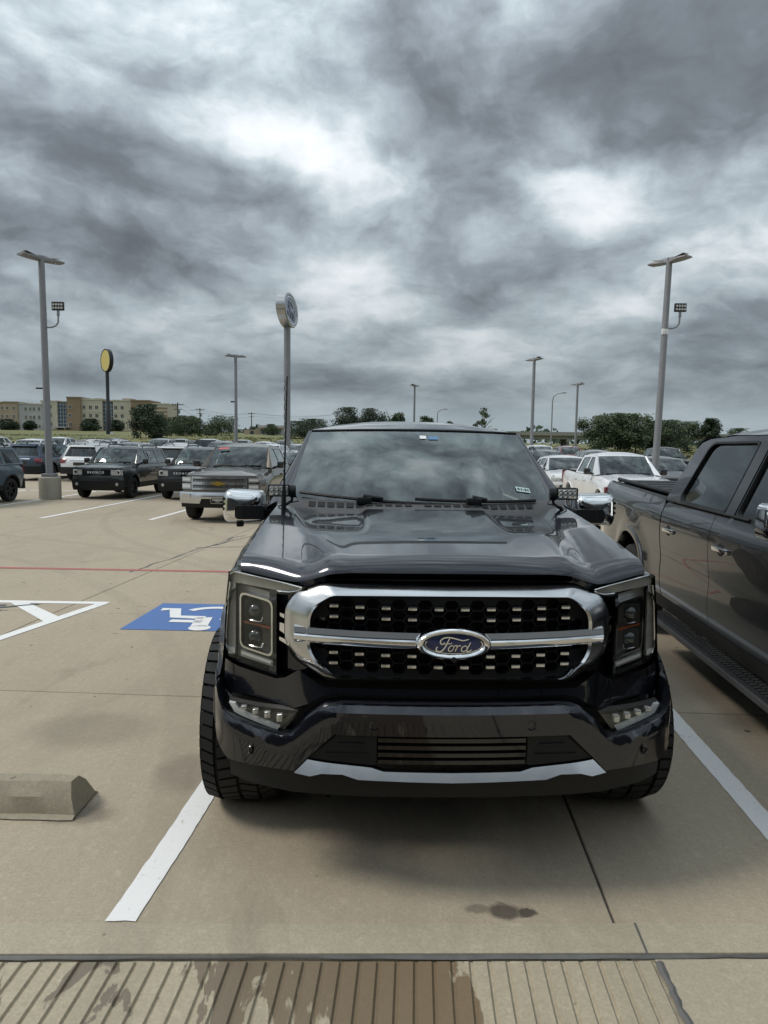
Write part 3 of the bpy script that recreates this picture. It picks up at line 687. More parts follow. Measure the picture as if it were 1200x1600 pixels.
    P(MB().grid(lambda u, v: ((2*u-1)*0.95, 3.94, 0.5+0.82*v), 6, 4), 'cabin_back', paintm)
    # stickers on the glass (right corner decal and the tags by the inside mirror)
    def on_ws(u0, u1, v0, v1): return MB().grid(lambda u, v: ws(u0+(u1-u0)*u, v0+(v1-v0)*v)+Vector((0, -0.003, 0.003)), 4, 2)
    if root.get('hero'):
        st = P(MB().grid(lambda u, v: ws(0.875+0.055*u, 0.155+0.052*v-0.03*u)+Vector((0, -0.004, 0.004)), 4, 2), 'glass_sticker', M['mint'])
        for k, (a, b, cc) in enumerate([(.08, .12, 0), (.16, .24, 1), (.34, .42, 0), (.50, .53, 0), (.62, .74, 1), (.82, .90, 0)]):
            P(MB().grid(lambda u, v: ws(0.875+0.055*(a+(b-a)*u), 0.155+0.052*(0.25+0.5*v)-0.03*(a+(b-a)*u))+Vector((0, -0.006, 0.006)), 1, 1), 'sticker_mark', M['ink'], st)
        P(on_ws(0.555, 0.60, 0.84, 0.895), 'toll_tag', M['bluepaper']); P(on_ws(0.515, 0.545, 0.85, 0.905), 'inspection_sticker', M['paper'])
    # interior
    it = thing_part('interior', root)
    P(MB().grid(lambda u, v: ((2*u-1)*0.80, 1.60+0.55*v, 1.285+0.05*math.sin(v*2.6)-0.02*v), 10, 8), 'dashboard', M['dash'], it)
    P(MB().box(-0.8, 0.8, 2.12, 2.2, 0.8, 1.29), 'dash_front', M['dash'], it)
    for sx in (-0.40, 0.40):
        P(MB().rbox(sx-0.26, sx+0.26, 2.75, 2.93, 0.9, 1.50, 0.06), 'front_seat', M['seat'], it); P(MB().rbox(sx-0.13, sx+0.13, 2.84, 2.95, 1.52, 1.70, 0.04), 'headrest', M['seat'], it)
        P(MB().rbox(sx-0.26, sx+0.26, 3.55, 3.70, 0.9, 1.42, 0.05), 'rear_seat', M['seat'], it); P(MB().rbox(sx-0.12, sx+0.12, 3.60, 3.70, 1.44, 1.60, 0.04), 'headrest', M['seat'], it)
    swm = MB(); swm.tube([(0.40+0.185*math.cos(a*math.pi/12), 2.30+0.06*math.sin(a*math.pi/12), 1.20+0.175*math.sin(a*math.pi/12)) for a in range(25)], 0.016, 8, False); swm.rbox(0.32, 0.48, 2.27, 2.31, 1.14, 1.24, 0.02)
    P(swm, 'steering_wheel', M['dash'], it)
    P(MB().rbox(-0.14, 0.14, 2.16, 2.20, 1.69, 1.76, 0.015), 'inside_mirror', M['dash'], it)
    P(MB().box(-0.9, 0.9, 1.7, 3.9, 0.62, 0.66), 'cabin_floor', M['under'], it)
    # underbody, bed
    ub = MB(); ub.box(-0.68, 0.68, 0.35, 6.0, 0.42, 0.62); ub.box(-0.62, 0.62, 0.5, 1.5, 0.6, 1.05); ub.tube([(-0.80, FW1, TR), (0.80, FW1, TR)], 0.06, 8); ub.tube([(-0.80, FW2, TR), (0.80, FW2, TR)], 0.07, 8)
    P(ub, 'underbody', M['under'])
    bedm = MB(); bedm.box(-0.93, 0.93, 4.0, 6.05, 0.6, 0.64); P(bedm, 'bed_floor', M['under'])
    for s in (-1, 1):
        P(MB().grid(lambda u, v, s=s: (s*(FW(3.95+2.15*v, lerp(FZT, 3.95+2.15*v))-0.005-0.10*u), 3.95+2.15*v, lerp(FZT, 3.95+2.15*v)+0.012*math.sin(math.pi*min(1, u*1.6))), 6, 24), 'bed_rail', M['plastic'])
        P(MB().tube([(s*0.80, 3.97, 1.335), (s*0.80, 6.08, 1.37)], 0.022, 8), 'tonneau_rail', M['plastic'])
    for k in range(6):
        a, b = 3.97+k*0.355, 3.97+k*0.355+0.35
        P(MB().rbox(-0.80, 0.80, a, b, 1.315+0.016*(k*0.355), 1.335+0.016*(k*0.355), 0.006), 'tonneau_panel', M['plastic'])
    tg = P(MB().sheet(roundpoly([(-0.88, 0.62), (0.88, 0.62), (0.90, 1.33), (-0.90, 1.33)], 0.03), [], lambda x, z: (x, 6.12+0.02*math.sin((z-0.6)*4), z), 0.12, (0, -0.05, 0)), 'tailgate', paintm)
    P(MB().rbox(-0.12, 0.12, 6.125, 6.165, 1.18, 1.23, 0.01), 'tailgate_handle', M['plastic'], tg)
    for s in (-1, 1): P(MB().rbox(min(s*0.86, s*0.965), max(s*0.86, s*0.965), 6.05, 6.13, 0.85, 1.28, 0.02), 'tail_lamp', M['tail'])
    P(MB().rbox(-0.95, 0.95, 6.10, 6.26, 0.48, 0.68, 0.04), 'rear_bumper', M['chrome'])
    # ---- hood
    def hz_(a, t):
        top = 1.300+0.082*t-0.008*(a/0.45)**2
        top -= 0.024*sstep(0.325, 0.372, a)*sstep(0.34, 0.72, t)          # raised middle, fading out towards the nose
        top += 0.004*math.exp(-((a-(0.46+0.16*t))/0.05)**2)*(1-0.5*t)     # crisp shoulder of the dome
        xd, xv = 0.475+0.19*t, 0.615+0.165*t
        zs = 1.250+0.128*t+0.012*(1-abs(2*t-1))                           # lower outer shoulder next to the fender
        s = sstep(xd, xv, a)
        z = top*(1-s)+zs*s
        if a > xv: z += (0.007*math.sin(math.pi*min(1, (a-xv)/(0.868-xv)))*(1-t)+0.010*(a-xv)/(0.868-xv+1e-3))
        return z
    LZ = [(0, 1.237), (.40, 1.237), (.48, 1.229), (.545, 1.205), (.60, 1.184), (.70, 1.184), (.865, 1.199)]; LY = [(0, .150), (.4, .162), (.5, .178), (.6, .222), (.865, .405)]
    NH = 84; rows = []
    def hood_xy(x, t):
        a = abs(x); y0 = 0.262+0.235*(a/0.86)**2.2; y1 = 1.345+0.265*(a/0.85)**2
        return y0+(y1-y0)*t
    for k in range(-9, 45):
        row = []
        for i in range(NH+1):
            u = 2*i/NH-1; u = math.copysign(abs(u)**0.92, u)
            if k >= 0:
                t = (k/44)**1.15; x = u*(0.868-0.02*t); row.append((x, hood_xy(x, t), hz_(abs(x), t)))
            else:
                x = u*0.868; a = abs(x); y0, z0 = hood_xy(x, 0), hz_(a, 0); y1, z1 = smooth_lerp(LY, a, .03), smooth_lerp(LZ, a, .025)
                q = -k/8
                if k == -9: row.append((x, y1+0.035, z1-0.004))
                else:
                    th = q*math.pi/2*0.96
                    row.append((x, y0+(y1-y0)*math.sin(th)**0.9, z0+(z1-z0)*(1-math.cos(th))**0.85))
        rows.append(row)
    hd = P(MB().loft(rows, closed=False), 'hood', paintm, None, 55)
    # cowl between hood and windscreen
    def cw(u, v):
        x = (2*u-1)*0.86; a = abs(x); y0 = hood_xy(x, 1)-0.012; e = abs(2*u-1)
        y1 = 1.50+0.21*e**2.2+0.035; z0 = hz_(a, 1)-0.020; z1 = 1.402+0.016*e**2
        return (x, y0+(y1-y0)*v, z0+(z1-z0)*v+0.010*math.sin(math.pi*v))
    co = P(MB().grid(cw, 44, 6), 'cowl', M['cowl'])
    for k in range(24):
        u0 = 0.11+k*0.0325
        if 0.46 < u0 < 0.50: continue
        P(MB().grid(lambda u, v, u0=u0: Vector(cw(u0+0.024*u, 0.46+0.30*v))+Vector((0, -0.002, 0.004)), 2, 1), 'cowl_slot', M['void'], co, None)
    for (ux, uy, u2, u3) in ((0.30, 0.012, 0.04, 0.60), (0.67, 0.012, 0.47, 0.93)):
        wp = MB(); b0 = Vector(cw(ux, 0.8))+Vector((0, 0, 0.02))
        blade = [ws(u2+(u3-u2)*k/10, 0.065-0.055*k/10)+Vector((0, -0.016, 0.022)) for k in range(11)]
        wp.tube(blade, 0.010, 6); wp.tube([b0+Vector((0, 0, -0.02)), b0+Vector((0, -0.02, 0.018)), blade[5]+Vector((0.05, -0.01, 0.012)), blade[5]], [0.022, 0.018, 0.011, 0.010], 8)
        wp.rbox(b0.x-0.045, b0.x+0.045, b0.y-0.045, b0.y+0.015, b0.z-0.025, b0.z+0.018, 0.012)
        P(wp, 'wiper', M['plastic'])
    # ---- grille
    outc = [(.505, 1.198), (.628, 1.142), (.668, 1.080), (.668, .945), (.632, .876), (.495, .802)]
    inc = [(.466, 1.150), (.538, 1.100), (.557, 1.058), (.557, .940), (.538, .898), (.455, .832)]
    O = roundpoly(outc+both(outc), 0.032, 5); I = roundpoly(inc+both(inc), 0.022, 5)
    prof = [(0, .07), (0, .026), (.06, .012), (.30, -.004), (.70, -.026), (.90, -.034), (1.0, -.024), (1.0, .055)]
    loops = []
    for k, d in prof:
        lp = []
        for (ox, oz), (ix, iz) in zip(O, I):
            x, z = ox+(ix-ox)*k, oz+(iz-oz)*k; lp.append((x, yg(x, z)+d, z))
        loops.append(lp)
    gr = P(MB().loft(loops), 'grille_surround', M['satin'], None, 40)
    hexes = []
    fa, ff_, hh_ = 0.0334, 0.018, 0.0425
    for i in range(-11, 12):
        for j in range(-4, 5):
            x = i*(fa+ff_); z = 0.99+(j+0.5*(i % 2))*hh_
            h = [(x+q*0.91, z+w*hh_*0.455) for q, w in ((-fa, 0), (-ff_, 1), (ff_, 1), (fa, 0), (ff_, -1), (-ff_, -1))]
            if all(in_poly(q, [(a*0.985, 0.99+(b-0.99)*0.965) for a, b in I]) for q in h): hexes.append(h)
    P(MB().sheet([(a*1.01, .99+(b-.99)*1.02) for a, b in I], hexes, lambda x, z: (x, yg(x, z)+0.022, z), 0.2, (0, 0.03, 0)), 'grille_mesh', M['mesh'], gr, 25)
    P(MB().sheet([(a*1.02, .99+(b-.99)*1.03) for a, b in I], [], lambda x, z: (x, yg(x, z)+0.10, z), 0.15), 'grille_backing', M['void'], gr)
    tabm = MB().rbox(-.0175, .0175, -.012, .014, -.0075, .0075, .003).mesh('grille_tab', M['satin'])
    for z, skip in ((1.107, 0), (1.065, 1), (0.921, 1), (0.879, 0)):
        for k in range(10):
            if skip and k in (4, 5): continue
            x = (k-4.5)*0.1028; mo(tabm, 'grille_tab', gr, (x, yg(x, z)+0.012, z))
    for s in (-1, 1):
        bar = MB()
        def barf(u, v, s=s):
            a = 0.12+0.500*u; zz = [.956, .9585, .966, .988, .9935, .9950, .9995, 1.021, 1.025][int(round(v*8))]; d = [.02, -.006, -.013, -.021, -.018, -.010, -.017, -.010, .02][int(round(v*8))]
            return (s*a, yg(a, .99)+d-0.02, zz)
        bar.grid(barf, 14, 8); P(bar, 'grille_bar', M['chrome'], gr, 30)
        for zz, hh in ((1.040, .010), (0.99, .024), (0.940, .010)):
            P(MB().sheet([(s*q[0], q[1]) for q in [(.645, zz-hh), (.700, zz-hh*0.6+.006), (.700, zz+hh*0.6+.006), (.645, zz+hh)]], [], lambda x, z: (x, yg(x, z)+0.004+0.9*(abs(x)-.645), z), 0.05, (0, .02, 0)), 'grille_fin', M['chrome'], gr)
        # dark panel between grille and lamp
        pan = [(.50, 1.22), (.60, 1.18), (.74, 1.145), (.74, .78), (.66, .775), (.58, .80), (.50, .79)]
        P(MB().sheet([(s*a, b) for a, b in pan], [], lambda x, z: (x, max(yg(x, z), yh(x, z))+0.045, z), 0.05), 'lamp_side_panel', paintm)
    # oval badge
    bd = thing_part('badge', root)
    bf = lambda u, v, d: (u*0.1455, 0.052-d*0.01, 0.9885+v*0.1455)
    A = 0.062/0.1455
    P(oval_ring(MB(), bf, [(1.0, -5, A), (1.0, 0, A), (.985, .8, A*.99), (.93, 1.6, A*.95), (.86, 1.5, A*.90), (.80, .6, A*.82), (.785, .3, A*.80)]), 'badge_rim', M['chrome'], bd, 50)
    P(oval_ring(MB(), bf, [(.79, .35, A*.81), (.5, .6, A*.5), (.001, .7, A*.001)]), 'badge_field', M['emblem'], bd, 60)
    P(oval_ring(MB(), bf, [(.765, .55, A*.775), (.765, .75, A*.775), (.74, .78, A*.745), (.74, .55, A*.745)]), 'badge_line', M['chrome'], bd)
    P(script_mb(lambda u, v, h: (u*0.145*1.08, 0.047-0.004*h-0.0008, 0.9885+v*0.145*1.08)), 'badge_script', M['chrome'], bd)
    P(MB().lathe([(0, .0001), (0, .010), (-.02, .010)], 12, Matrix.Translation((0.0, 0.030, 0.932)) @ Matrix.Rotation(-math.pi/2, 4, 'Z')), 'badge_camera', M['void'], bd)
    # ---- head lamps
    for s in (-1, 1):
        hl = thing_part('headlight', root)
        ho = [(.575, 1.170), (.66, 1.180), (.80, 1.193), (.895, 1.203), (.922, 1.190), (.934, 1.08), (.942, .95), (.945, .86), (.932, .828), (.87, .812), (.702, .790), (.702, 1.128), (.645, 1.131), (.605, 1.146)]
        S = lambda pts: [(s*a, b) for a, b in pts]
        F = lambda d: (lambda x, z: (x, yh(x, z)+d, z))
        P(MB().sheet(S(ho), [], F(.075), .05, (0, .06, 0)), 'lamp_housing', M['void'], hl)
        P(MB().sheet(S(ho), [], F(.0), .05), 'lamp_lens', M['lens'], hl)
        cx, cz = .80, .99; hin = [(a+(cx-a)*.035, b+(cz-b)*.035) for a, b in ho]
        P(MB().loft([[(s*a, yh(a, b)-.001, b) for a, b in ho], [(s*a, yh(a, b)+.10, b) for a, b in ho]]), 'lamp_rim', M['gloss'], hl)
        arm = [(.590, 1.166), (.66, 1.174), (.80, 1.187), (.90, 1.196), (.918, 1.180), (.912, 1.152), (.885, 1.146), (.70, 1.138), (.648, 1.139), (.612, 1.150)]
        P(MB().sheet(S(arm), [], F(.022), .05, (0, .02, 0)), 'daytime_lamp', M['lampgrey'], hl)
        P(MB().tube([(s*a, yh(a, b)+.006, b) for a, b in [(.592, 1.1655), (.66, 1.175), (.80, 1.188), (.895, 1.197), (.915, 1.186)]], .0045, 6), 'daytime_lamp_edge', M['chrome'], hl)
        P(MB().tube([(s*a, yh(a, b)+.008, b) for a, b in [(.592, 1.1645), (.612, 1.150), (.648, 1.140), (.70, 1.139)]], .003, 6), 'daytime_lamp_edge', M['chrome'], hl)
        ver = [(.893, 1.150), (.914, 1.150), (.926, 1.05), (.935, .93), (.936, .875), (.925, .846), (.893, .838)]
        P(MB().sheet(S(ver), [], F(.018), .05, (0, .02, 0)), 'side_light_guide', M['lampgrey'], hl)
        P(MB().tube([(s*a, yh(a, b)+.008, b) for a, b in [(.916, 1.150), (.928, 1.05), (.937, .93), (.938, .875), (.927, .846), (.905, .836)]], .004, 6), 'side_light_edge', M['chrome'], hl)
        P(MB().sheet(S([(.895, .865), (.930, .868), (.922, .848), (.895, .840)]), [], F(.010), .05, (0, .01, 0)), 'corner_reflector', M['guide'], hl)
        P(MB().sheet(S([(.712, 1.118), (.888, 1.140), (.888, .822), (.712, .802)]), [], F(.05), .05, (0, .02, 0)), 'inner_housing', M['lampgrey'], hl)
        bo = roundpoly([(.722, 1.092), (.874, 1.112), (.874, .872), (.722, .852)], .03, 5); bi = roundpoly([(.729, 1.084), (.867, 1.103), (.867, .880), (.729, .861)], .026, 5)
        P(MB().loft([[(s*a, yh(a, b)+.045, b) for a, b in bo], [(s*a, yh(a, b)+.018, b) for a, b in bo], [(s*a, yh(a, b)+.018, b) for a, b in bi], [(s*a, yh(a, b)+.055, b) for a, b in bi]]), 'lamp_bezel', M['chrome'], hl, 30)
        P(MB().sheet(S(bi), [], F(.046), .05), 'lamp_pocket', M['lampdark'], hl)
        P(MB().sheet(S([(.736, .978), (.862, .986), (.862, .976), (.736, .968)]), [], F(.030), .05, (0, .01, 0)), 'amber_strip', M['amber'], hl)
        for zz in (1.035, .925):
            Mx = Matrix.Translation((s*.802, yh(.80, zz)+.045, zz)) @ Matrix.Rotation(-math.pi/2, 4, 'Z')
            P(MB().lathe([(.030*math.cos(q*math.pi/16), .033*math.sin(q*math.pi/16)+.0001) for q in range(9)], 20, Mx), 'projector_lens', M['projector'], hl)
            P(MB().rbox(min(s*.752, s*.852), max(s*.752, s*.852), yh(.80, zz)+.03, yh(.80, zz)+.06, zz-.048, zz+.048, .02), 'projector_frame', M['plastic'], hl)
            P(MB().tube([(s*a, yh(a, zz)+.018, zz+b) for a, b in [(.765, -.018), (.772, -.036), (.788, -.040), (.818, -.040), (.834, -.036), (.840, -.018)]], .0035, 6), 'projector_trim', M['chrome'], hl)
        P(MB().sheet(S([(.722, .838), (.868, .856), (.868, .834), (.722, .816)]), [], F(.020), .05, (0, .02, 0)), 'turn_lamp', M['lampgrey'], hl)
        P(MB().sheet(S([(.728, .834), (.862, .851), (.862, .843), (.728, .825)]), [], F(.016), .05, (0, .006, 0)), 'turn_lamp_strip', M['guide'], hl)
    # ---- front panel below the lamps, bumper
    vt = [(.50, .796), (.56, .822), (.60, .845), (.66, .800), (.702, .786), (.87, .806), (.935, .822), (.965, .86), (.985, .86)]
    vb = [(.985, .735), (.955, .700), (.90, .690), (.62, .692), (.555, .725), (.50, .762), (.44, .772)]
    outline = [(0, .796)]+vt+vb+[(0, .772)]+both(vb)+both(vt)
    outline = [(0, .796)]+vt+vb+both(vb)+both(vt)
    P(MB().sheet(outline, [], lambda x, z: (x, yv(x)-(.80-z)*.22*(1-.5*sstep(.5, .9, abs(x))), z), .04), 'front_panel', paintm)
    bt = [(.43, .752), (.50, .737), (.56, .690), (.62, .622), (.66, .606), (.76, .622), (.86, .644), (.915, .668), (.952, .742), (.985, .758)]
    bb = [(.982, .66), (.968, .60), (.940, .535), (.905, .492), (.885, .478), (.74, .480), (.612, .480), (.562, .534), (.455, .640)]
    btf = lambda a: lerp(bt, abs(a))
    def bface(x, z, d=0.0):
        e = btf(x)-z; return (x, yb(x)+d+0.018*max(0, 1-e/.022)**2+0.05*max(0, (.60-z))**1.0*.6, z)
    face = bt+bb+both(bb)+both(bt)
    P(MB().sheet(face, [], bface, .035), 'bumper', paintm)
    ledge = []
    for k in range(121):
        x = -.985+1.97*k/120; z = btf(x); ledge.append([(x, yb(x)+.018, z), (x, yb(x)+.030, z+.004), (x, yb(x)+.10+.05*sstep(.5, .7, abs(x)), z+.002), (x, yb(x)+.14+.05*sstep(.5, .7, abs(x)), z-.03)])
    P(MB().loft(ledge, closed=False), 'bumper_top', paintm)
    P(MB().sheet([(-.94, .40), (.94, .40), (.94, 1.18), (.5, 1.2), (-.5, 1.2), (-.94, 1.18)], [], lambda x, z: (x, .30+.25*abs(x)**3, z), .2), 'front_core', M['void'])
    for s in (-1, 1):
        S = lambda pts: [(s*a, b) for a, b in pts]
        fl = thing_part('fog_light', root)
        fo = [(.600, .690), (.895, .690), (.868, .655), (.845, .648), (.680, .612), (.655, .618)]
        FF = lambda d: (lambda x, z: (x, yb(x)+.055+d, z))
        P(MB().sheet(S(fo), [], FF(.03), .04, (0, .04, 0)), 'fog_housing', M['lampdark'], fl)
        P(MB().sheet(S(fo), [], FF(-.004), .04), 'fog_lens', M['lens'], fl)
        P(MB().sheet(S([(.890, .688), (.866, .655), (.845, .648), (.682, .612), (.672, .626), (.835, .664), (.850, .672), (.862, .690)]), [], FF(.008), .04, (0, .02, 0)), 'fog_light_guide', M['guide'], fl)
        for k in range(4): P(MB().rbox(min(s*(.660+.050*k), s*(.685+.050*k)), max(s*(.660+.050*k), s*(.685+.050*k)), yb(.66+.05*k)+.055, yb(.66+.05*k)+.085, .648+.010*k*.9, .678+.004*k, .006), 'fog_cell', M['lampclear'], fl)
        ins = [(.290, .634), (.445, .634), (.552, .536), (.30, .519), (.290, .524)]
        ip = P(MB().sheet(S(ins), [], lambda x, z: bface(x, z, .012), .05, (0, .02, 0)), 'intake_panel', M['plastic'])
        for q in ([(.335, .606), (.435, .606), (.43, .601), (.335, .601)], [(.32, .566), (.485, .562), (.48, .557), (.32, .561)]):
            P(MB().sheet(S(q), [], lambda x, z: bface(x, z, .006), .05, (0, .01, 0)), 'panel_rib', M['plastic'], ip)
        for (a, z) in ((.30, .683), (.775, .545)):
            x = s*a; P(MB().lathe([(-.004, .0001), (-.004, .011), (.0, .013), (.002, .019), (-.004, .020)], 18, Matrix.Translation(bface(x, z, -.001)) @ Matrix.Rotation(-math.pi/2-s*(.1 if a < .5 else .75), 4, 'Z')), 'parking_sensor', M['gloss'])
    P(MB().sheet([(-.29, .50), (.29, .50), (.29, .636), (-.29, .636)], [], lambda x, z: bface(x, z, .07), .08), 'intake_backing', M['void'])
    for z in (.617, .588, .559, .530):
        P(MB().sheet([(-.285, z-.008), (.285, z-.008), (.285, z+.008), (-.285, z+.008)], [], lambda x, z: bface(x, z, .018), .08, (0, .03, 0)), 'intake_slat', M['gloss'])
    TB = lambda x: lerp([(0, .470), (.36, .478), (.5, .492), (.606, .490)], abs(x))
    ct = [(.31, .514), (.556, .532)]; cb = [(.606, .484), (.545, .478), (.50, .490), (.42, .490), (.36, .474)]
    P(MB().sheet([(0, .499), (.262, .502)]+ct+cb+[(0, .467)]+both(cb)+both([(.262, .502)]+ct), [], lambda x, z: bface(x, z, -.020+.54*(z-TB(x))), .04, (0, .03, 0)), 'bumper_trim', M['satin'])
    lt = [(.36, .476), (.50, .492), (.62, .484), (.74, .488), (.880, .486)]; lb = [(.880, .400), (.80, .386), (.62, .374), (.50, .377), (.2, .379)]
    P(MB().sheet(lt+lb+both(lb)+both(lt), [], lambda x, z: (x, yb(x)+.022+.18*max(0, .50-z), z), .05), 'lower_lip', M['plastic'])
    return hd
def thing_part(name, root):
    o = bpy.data.objects.new(name, None); COL.objects.link(o); o.parent = root; o.empty_display_size = .05; return o

main = thing('pickup_truck', 'dark navy pickup truck parked facing the camera in the middle of the picture', 'pickup truck', (0.275, 2.60, 0), R(1.8))
main['hero'] = 1
hero_truck(main, M['navy'])
del main['hero']
add_wheels(main, [(s*.905, y) for s in (-1, 1) for y in (FW1, FW2)], TR, .325, .235, M['rimdark'], True, 6)
# second truck: same model, grey paint, lower stance
neigh = thing('pickup_truck', 'dark grey pickup truck cut off by the right edge, beside the navy pickup', 'pickup truck', (3.085, 2.07, 0), R(-4.0))
for ch in list(main.children):
    if ch.name.split('.')[0] in ('wheel', 'glass_sticker', 'toll_tag', 'inspection_sticker'): continue
    c = copy_tree(ch, neigh); c.location.z += 0.0
    if ch.name.split('.')[0] == 'mirror': c.location.y -= 0.16
repaint(neigh, M['navy'], M['carbon'])
add_wheels(neigh, [(s*.855, y) for s in (-1, 1) for y in (FW1, FW2)], .395, .275, .24, M['rim'], False, 6)
# things fixed to the hood of the navy truck
for s, lab in ((-1, 'small black LED light pod at the antenna side of the navy hood'), (1, 'small black LED light pod by the green sticker corner of the windscreen')):
    Mt = main.matrix_basis
    t = thing('light_pod', lab, 'light', Mt @ Vector((s*.835, 1.50, 1.36)), R(1.8)+(-0.12*s), 'light pods on the navy hood')
    w = .062
    b = MB().rbox(-w, w, -.025, .03, .075, .145, .008)
    for k in range(5): b.box(-w*.95, w*.95, .03, .055, .080+k*.013, .085+k*.013)
    bo = b.build('pod_body', M['plastic'], t)
    MB().rbox(-w*.86, w*.86, -.0285, -.022, .082, .138, .003).build('pod_reflector', M['lampclear'], t)
    cell = MB().lathe([(.0, .0001), (.004, .010), (0, .012)], 10).mesh('led_cell', M['led'])
    for i in range(4):
        for j in range(2): mo(cell, 'led_cell', t, (-.04+.0267*i, -.030, .098+.024*j), (0, 0, -math.pi/2))
    MB().tube([(-s*w*1.0, 0, .105), (-s*(w+.035), 0, .105)], .036, 16).build('pod_bracket_disc', M['plastic'], t)
    MB().tube([(-s*(w+.02), .0, .105), (-s*(w+.012), .0, .05), (-s*.03, .0, .02), (0, .0, -.0)], .009, 6).build('pod_bracket', M['plastic'], t)
    MB().tube([(-s*(w+.03), -.02, .09), (-s*(w+.05), -.02, .05), (-s*w*.6, -.02, .035), (0, -.01, .02), (.0, 0, -.005)], .004, 6).build('pod_cable', M['plastic'], t)
Mt = main.matrix_basis
an = thing('whip_antenna', 'tall thin black whip antenna rising from the corner of the navy hood', 'antenna', Mt @ Vector((-.800, 1.44, 1.345)), R(1.8))
MB().tube([(0, 0, 0), (0, 0, .10), (.002, .0, .16)], [.014, .014, .009], 10).build('antenna_base', M['plastic'], an)
MB().tube([(.002, 0, .15), (.008, .012, .40), (.016, .03, .77)], [.0052, .0048, .0035], 8).build('antenna_mast', M['plastic'], an)
sp = MB(); sp.tube([(.002+.006*k/60+.0052*math.cos(k*1.2), .009*k/60+.0052*math.sin(k*1.2), .16+.60*k/60*.98) for k in range(61)], .0016, 4); sp.build('antenna_coil', M['plastic'], an)
# ------------------------------------------------------------------ ground
LA = R(3.0); CL, SL = math.cos(LA), math.sin(LA)
def w2l(x, y): return x*CL-y*SL, x*SL+y*CL
def l2w(s, t): return s*CL+t*SL, -s*SL+t*CL
LK = [(4.65, 0.0), (16.8, -0.21), (21.6, -0.23), (36.0, -0.23), (50.0, -0.03), (90.0, -0.03)]
def zg(x, y): return lerp(LK, w2l(x, y)[1])
def zterrain(x, y):
    L = lerp([(-200, -.6), (47, -.6), (52, -.08), (82, -.06), (88, .55), (100, 1.5), (120, 2.25), (180, 3.1), (280, 4.9), (500, 6.0), (4000, 6.5)], y)
    Q = lerp([(-200, -.6), (47, -.6), (52, -.08), (60, .25), (75, 1.15), (110, 1.3), (200, 1.4), (500, 3.0), (4000, 5.0)], y)
    k = sstep(-4, 12, x); return L*(1-k)+Q*k
ys = [-400, -150, -60, -20, 0, 20, 40, 47, 52, 58, 64, 70, 76, 82, 85, 88, 92, 96, 100, 106, 112, 120, 130, 145, 160, 180, 200, 230, 260, 300, 360, 440, 560, 800, 1300, 2200, 4000]
xs = [-3000, -1500, -800, -500, -350, -260, -200, -160, -130, -105, -85, -70, -56, -44, -34, -26, -18, -11, -4, 0, 4, 8, 12, 18, 26, 34, 44, 56, 70, 90, 120, 160, 220, 300, 450, 800, 1500, 3000]
random.seed(4)
tb = MB(); tb.v = [(x, y, zterrain(x, y)+(random.uniform(-.12, .12) if y > 84 or (x > 10 and y > 64) else 0)) for y in ys for x in xs]; nx = len(xs)
tb.f = [(j*nx+i, j*nx+i+1, (j+1)*nx+i+1, (j+1)*nx+i) for j in range(len(ys)-1) for i in range(nx-1)]
g = tb.build('ground', M['grass'], None, 60); g['kind'] = 'structure'
# tufty unmown grass on the bank behind the car lot
random.seed(9); gb = MB()
for k in range(7000):
    if k < 5200: x, y = random.uniform(-75, -2), random.uniform(84, 128)
    else: x, y = random.uniform(14, 48), random.uniform(62, 92)
    h = random.uniform(.10, .28); a = random.uniform(0, 3.14); w = random.uniform(.15, .35); z = zterrain(x, y)-.1; c, s = math.cos(a)*w, math.sin(a)*w
    b = len(gb.v); lx, ly = random.uniform(-.15, .15), random.uniform(-.15, .15)
    gb.v += [(x-c, y-s, z), (x+c, y+s, z), (x+c*.4+lx, y+s*.4+ly, z+h), (x-c*.5+lx, y-s*.5+ly, z+h*.8)]; gb.f.append((b, b+1, b+2, b+3))
tag(gb.build('grass', M['blade'], None, 0, False), 'long pale unmown grass on the bank behind the parked cars', 'grass', kind='stuff')

lot = thing('parking_lot', 'beige concrete parking lot cast in large jointed slabs', 'pavement'); lot['kind'] = 'structure'; del lot['category']
SJ = [0.742+4.5*k for k in range(-8, 8)]; TJ = [2.31, 4.65, 7.04, 11.9, 16.8, 21.6, 26.4, 31.2, 36.0, 40.7, 45.4, 50.0]
base = MB()
for a, b in zip(TJ, TJ[1:]):
    q = [(SJ[0], a), (SJ[-1], a), (SJ[-1], b), (SJ[0], b)]; base.add([(*l2w(s, t), zg(*l2w(s, t))-.014) for s, t in q], [(0, 1, 2, 3)])
base.build('joint_filler', M['sealant'], lot)
for j, (a, b) in enumerate(zip(TJ, TJ[1:])):
    for i, (c, d) in enumerate(zip(SJ, SJ[1:])):
        mb = MB(); g_ = .0055; e = .004
        def cor(ds, z0): return [(*l2w(s, t), zg(*l2w(s, t))+z0) for s, t in ((c+g_+ds, a+g_+ds), (d-g_-ds, a+g_+ds), (d-g_-ds, b-g_-ds), (c+g_+ds, b-g_-ds))]
        mb.loft([cor(0, -.12), cor(0, -e), cor(e, 0)]); mb.add(cor(e, 0), [(0, 1, 2, 3)])
        mb.build('slab', M['concrete'], lot, 20)
far = MB(); far.add([(*l2w(s, t), -.032) for s, t in ((-75, 50.01), (60, 50.01), (60, 84), (-75, 84))], [(0, 1, 2, 3)])
far.build('far_slabs', M['concrete'], lot)
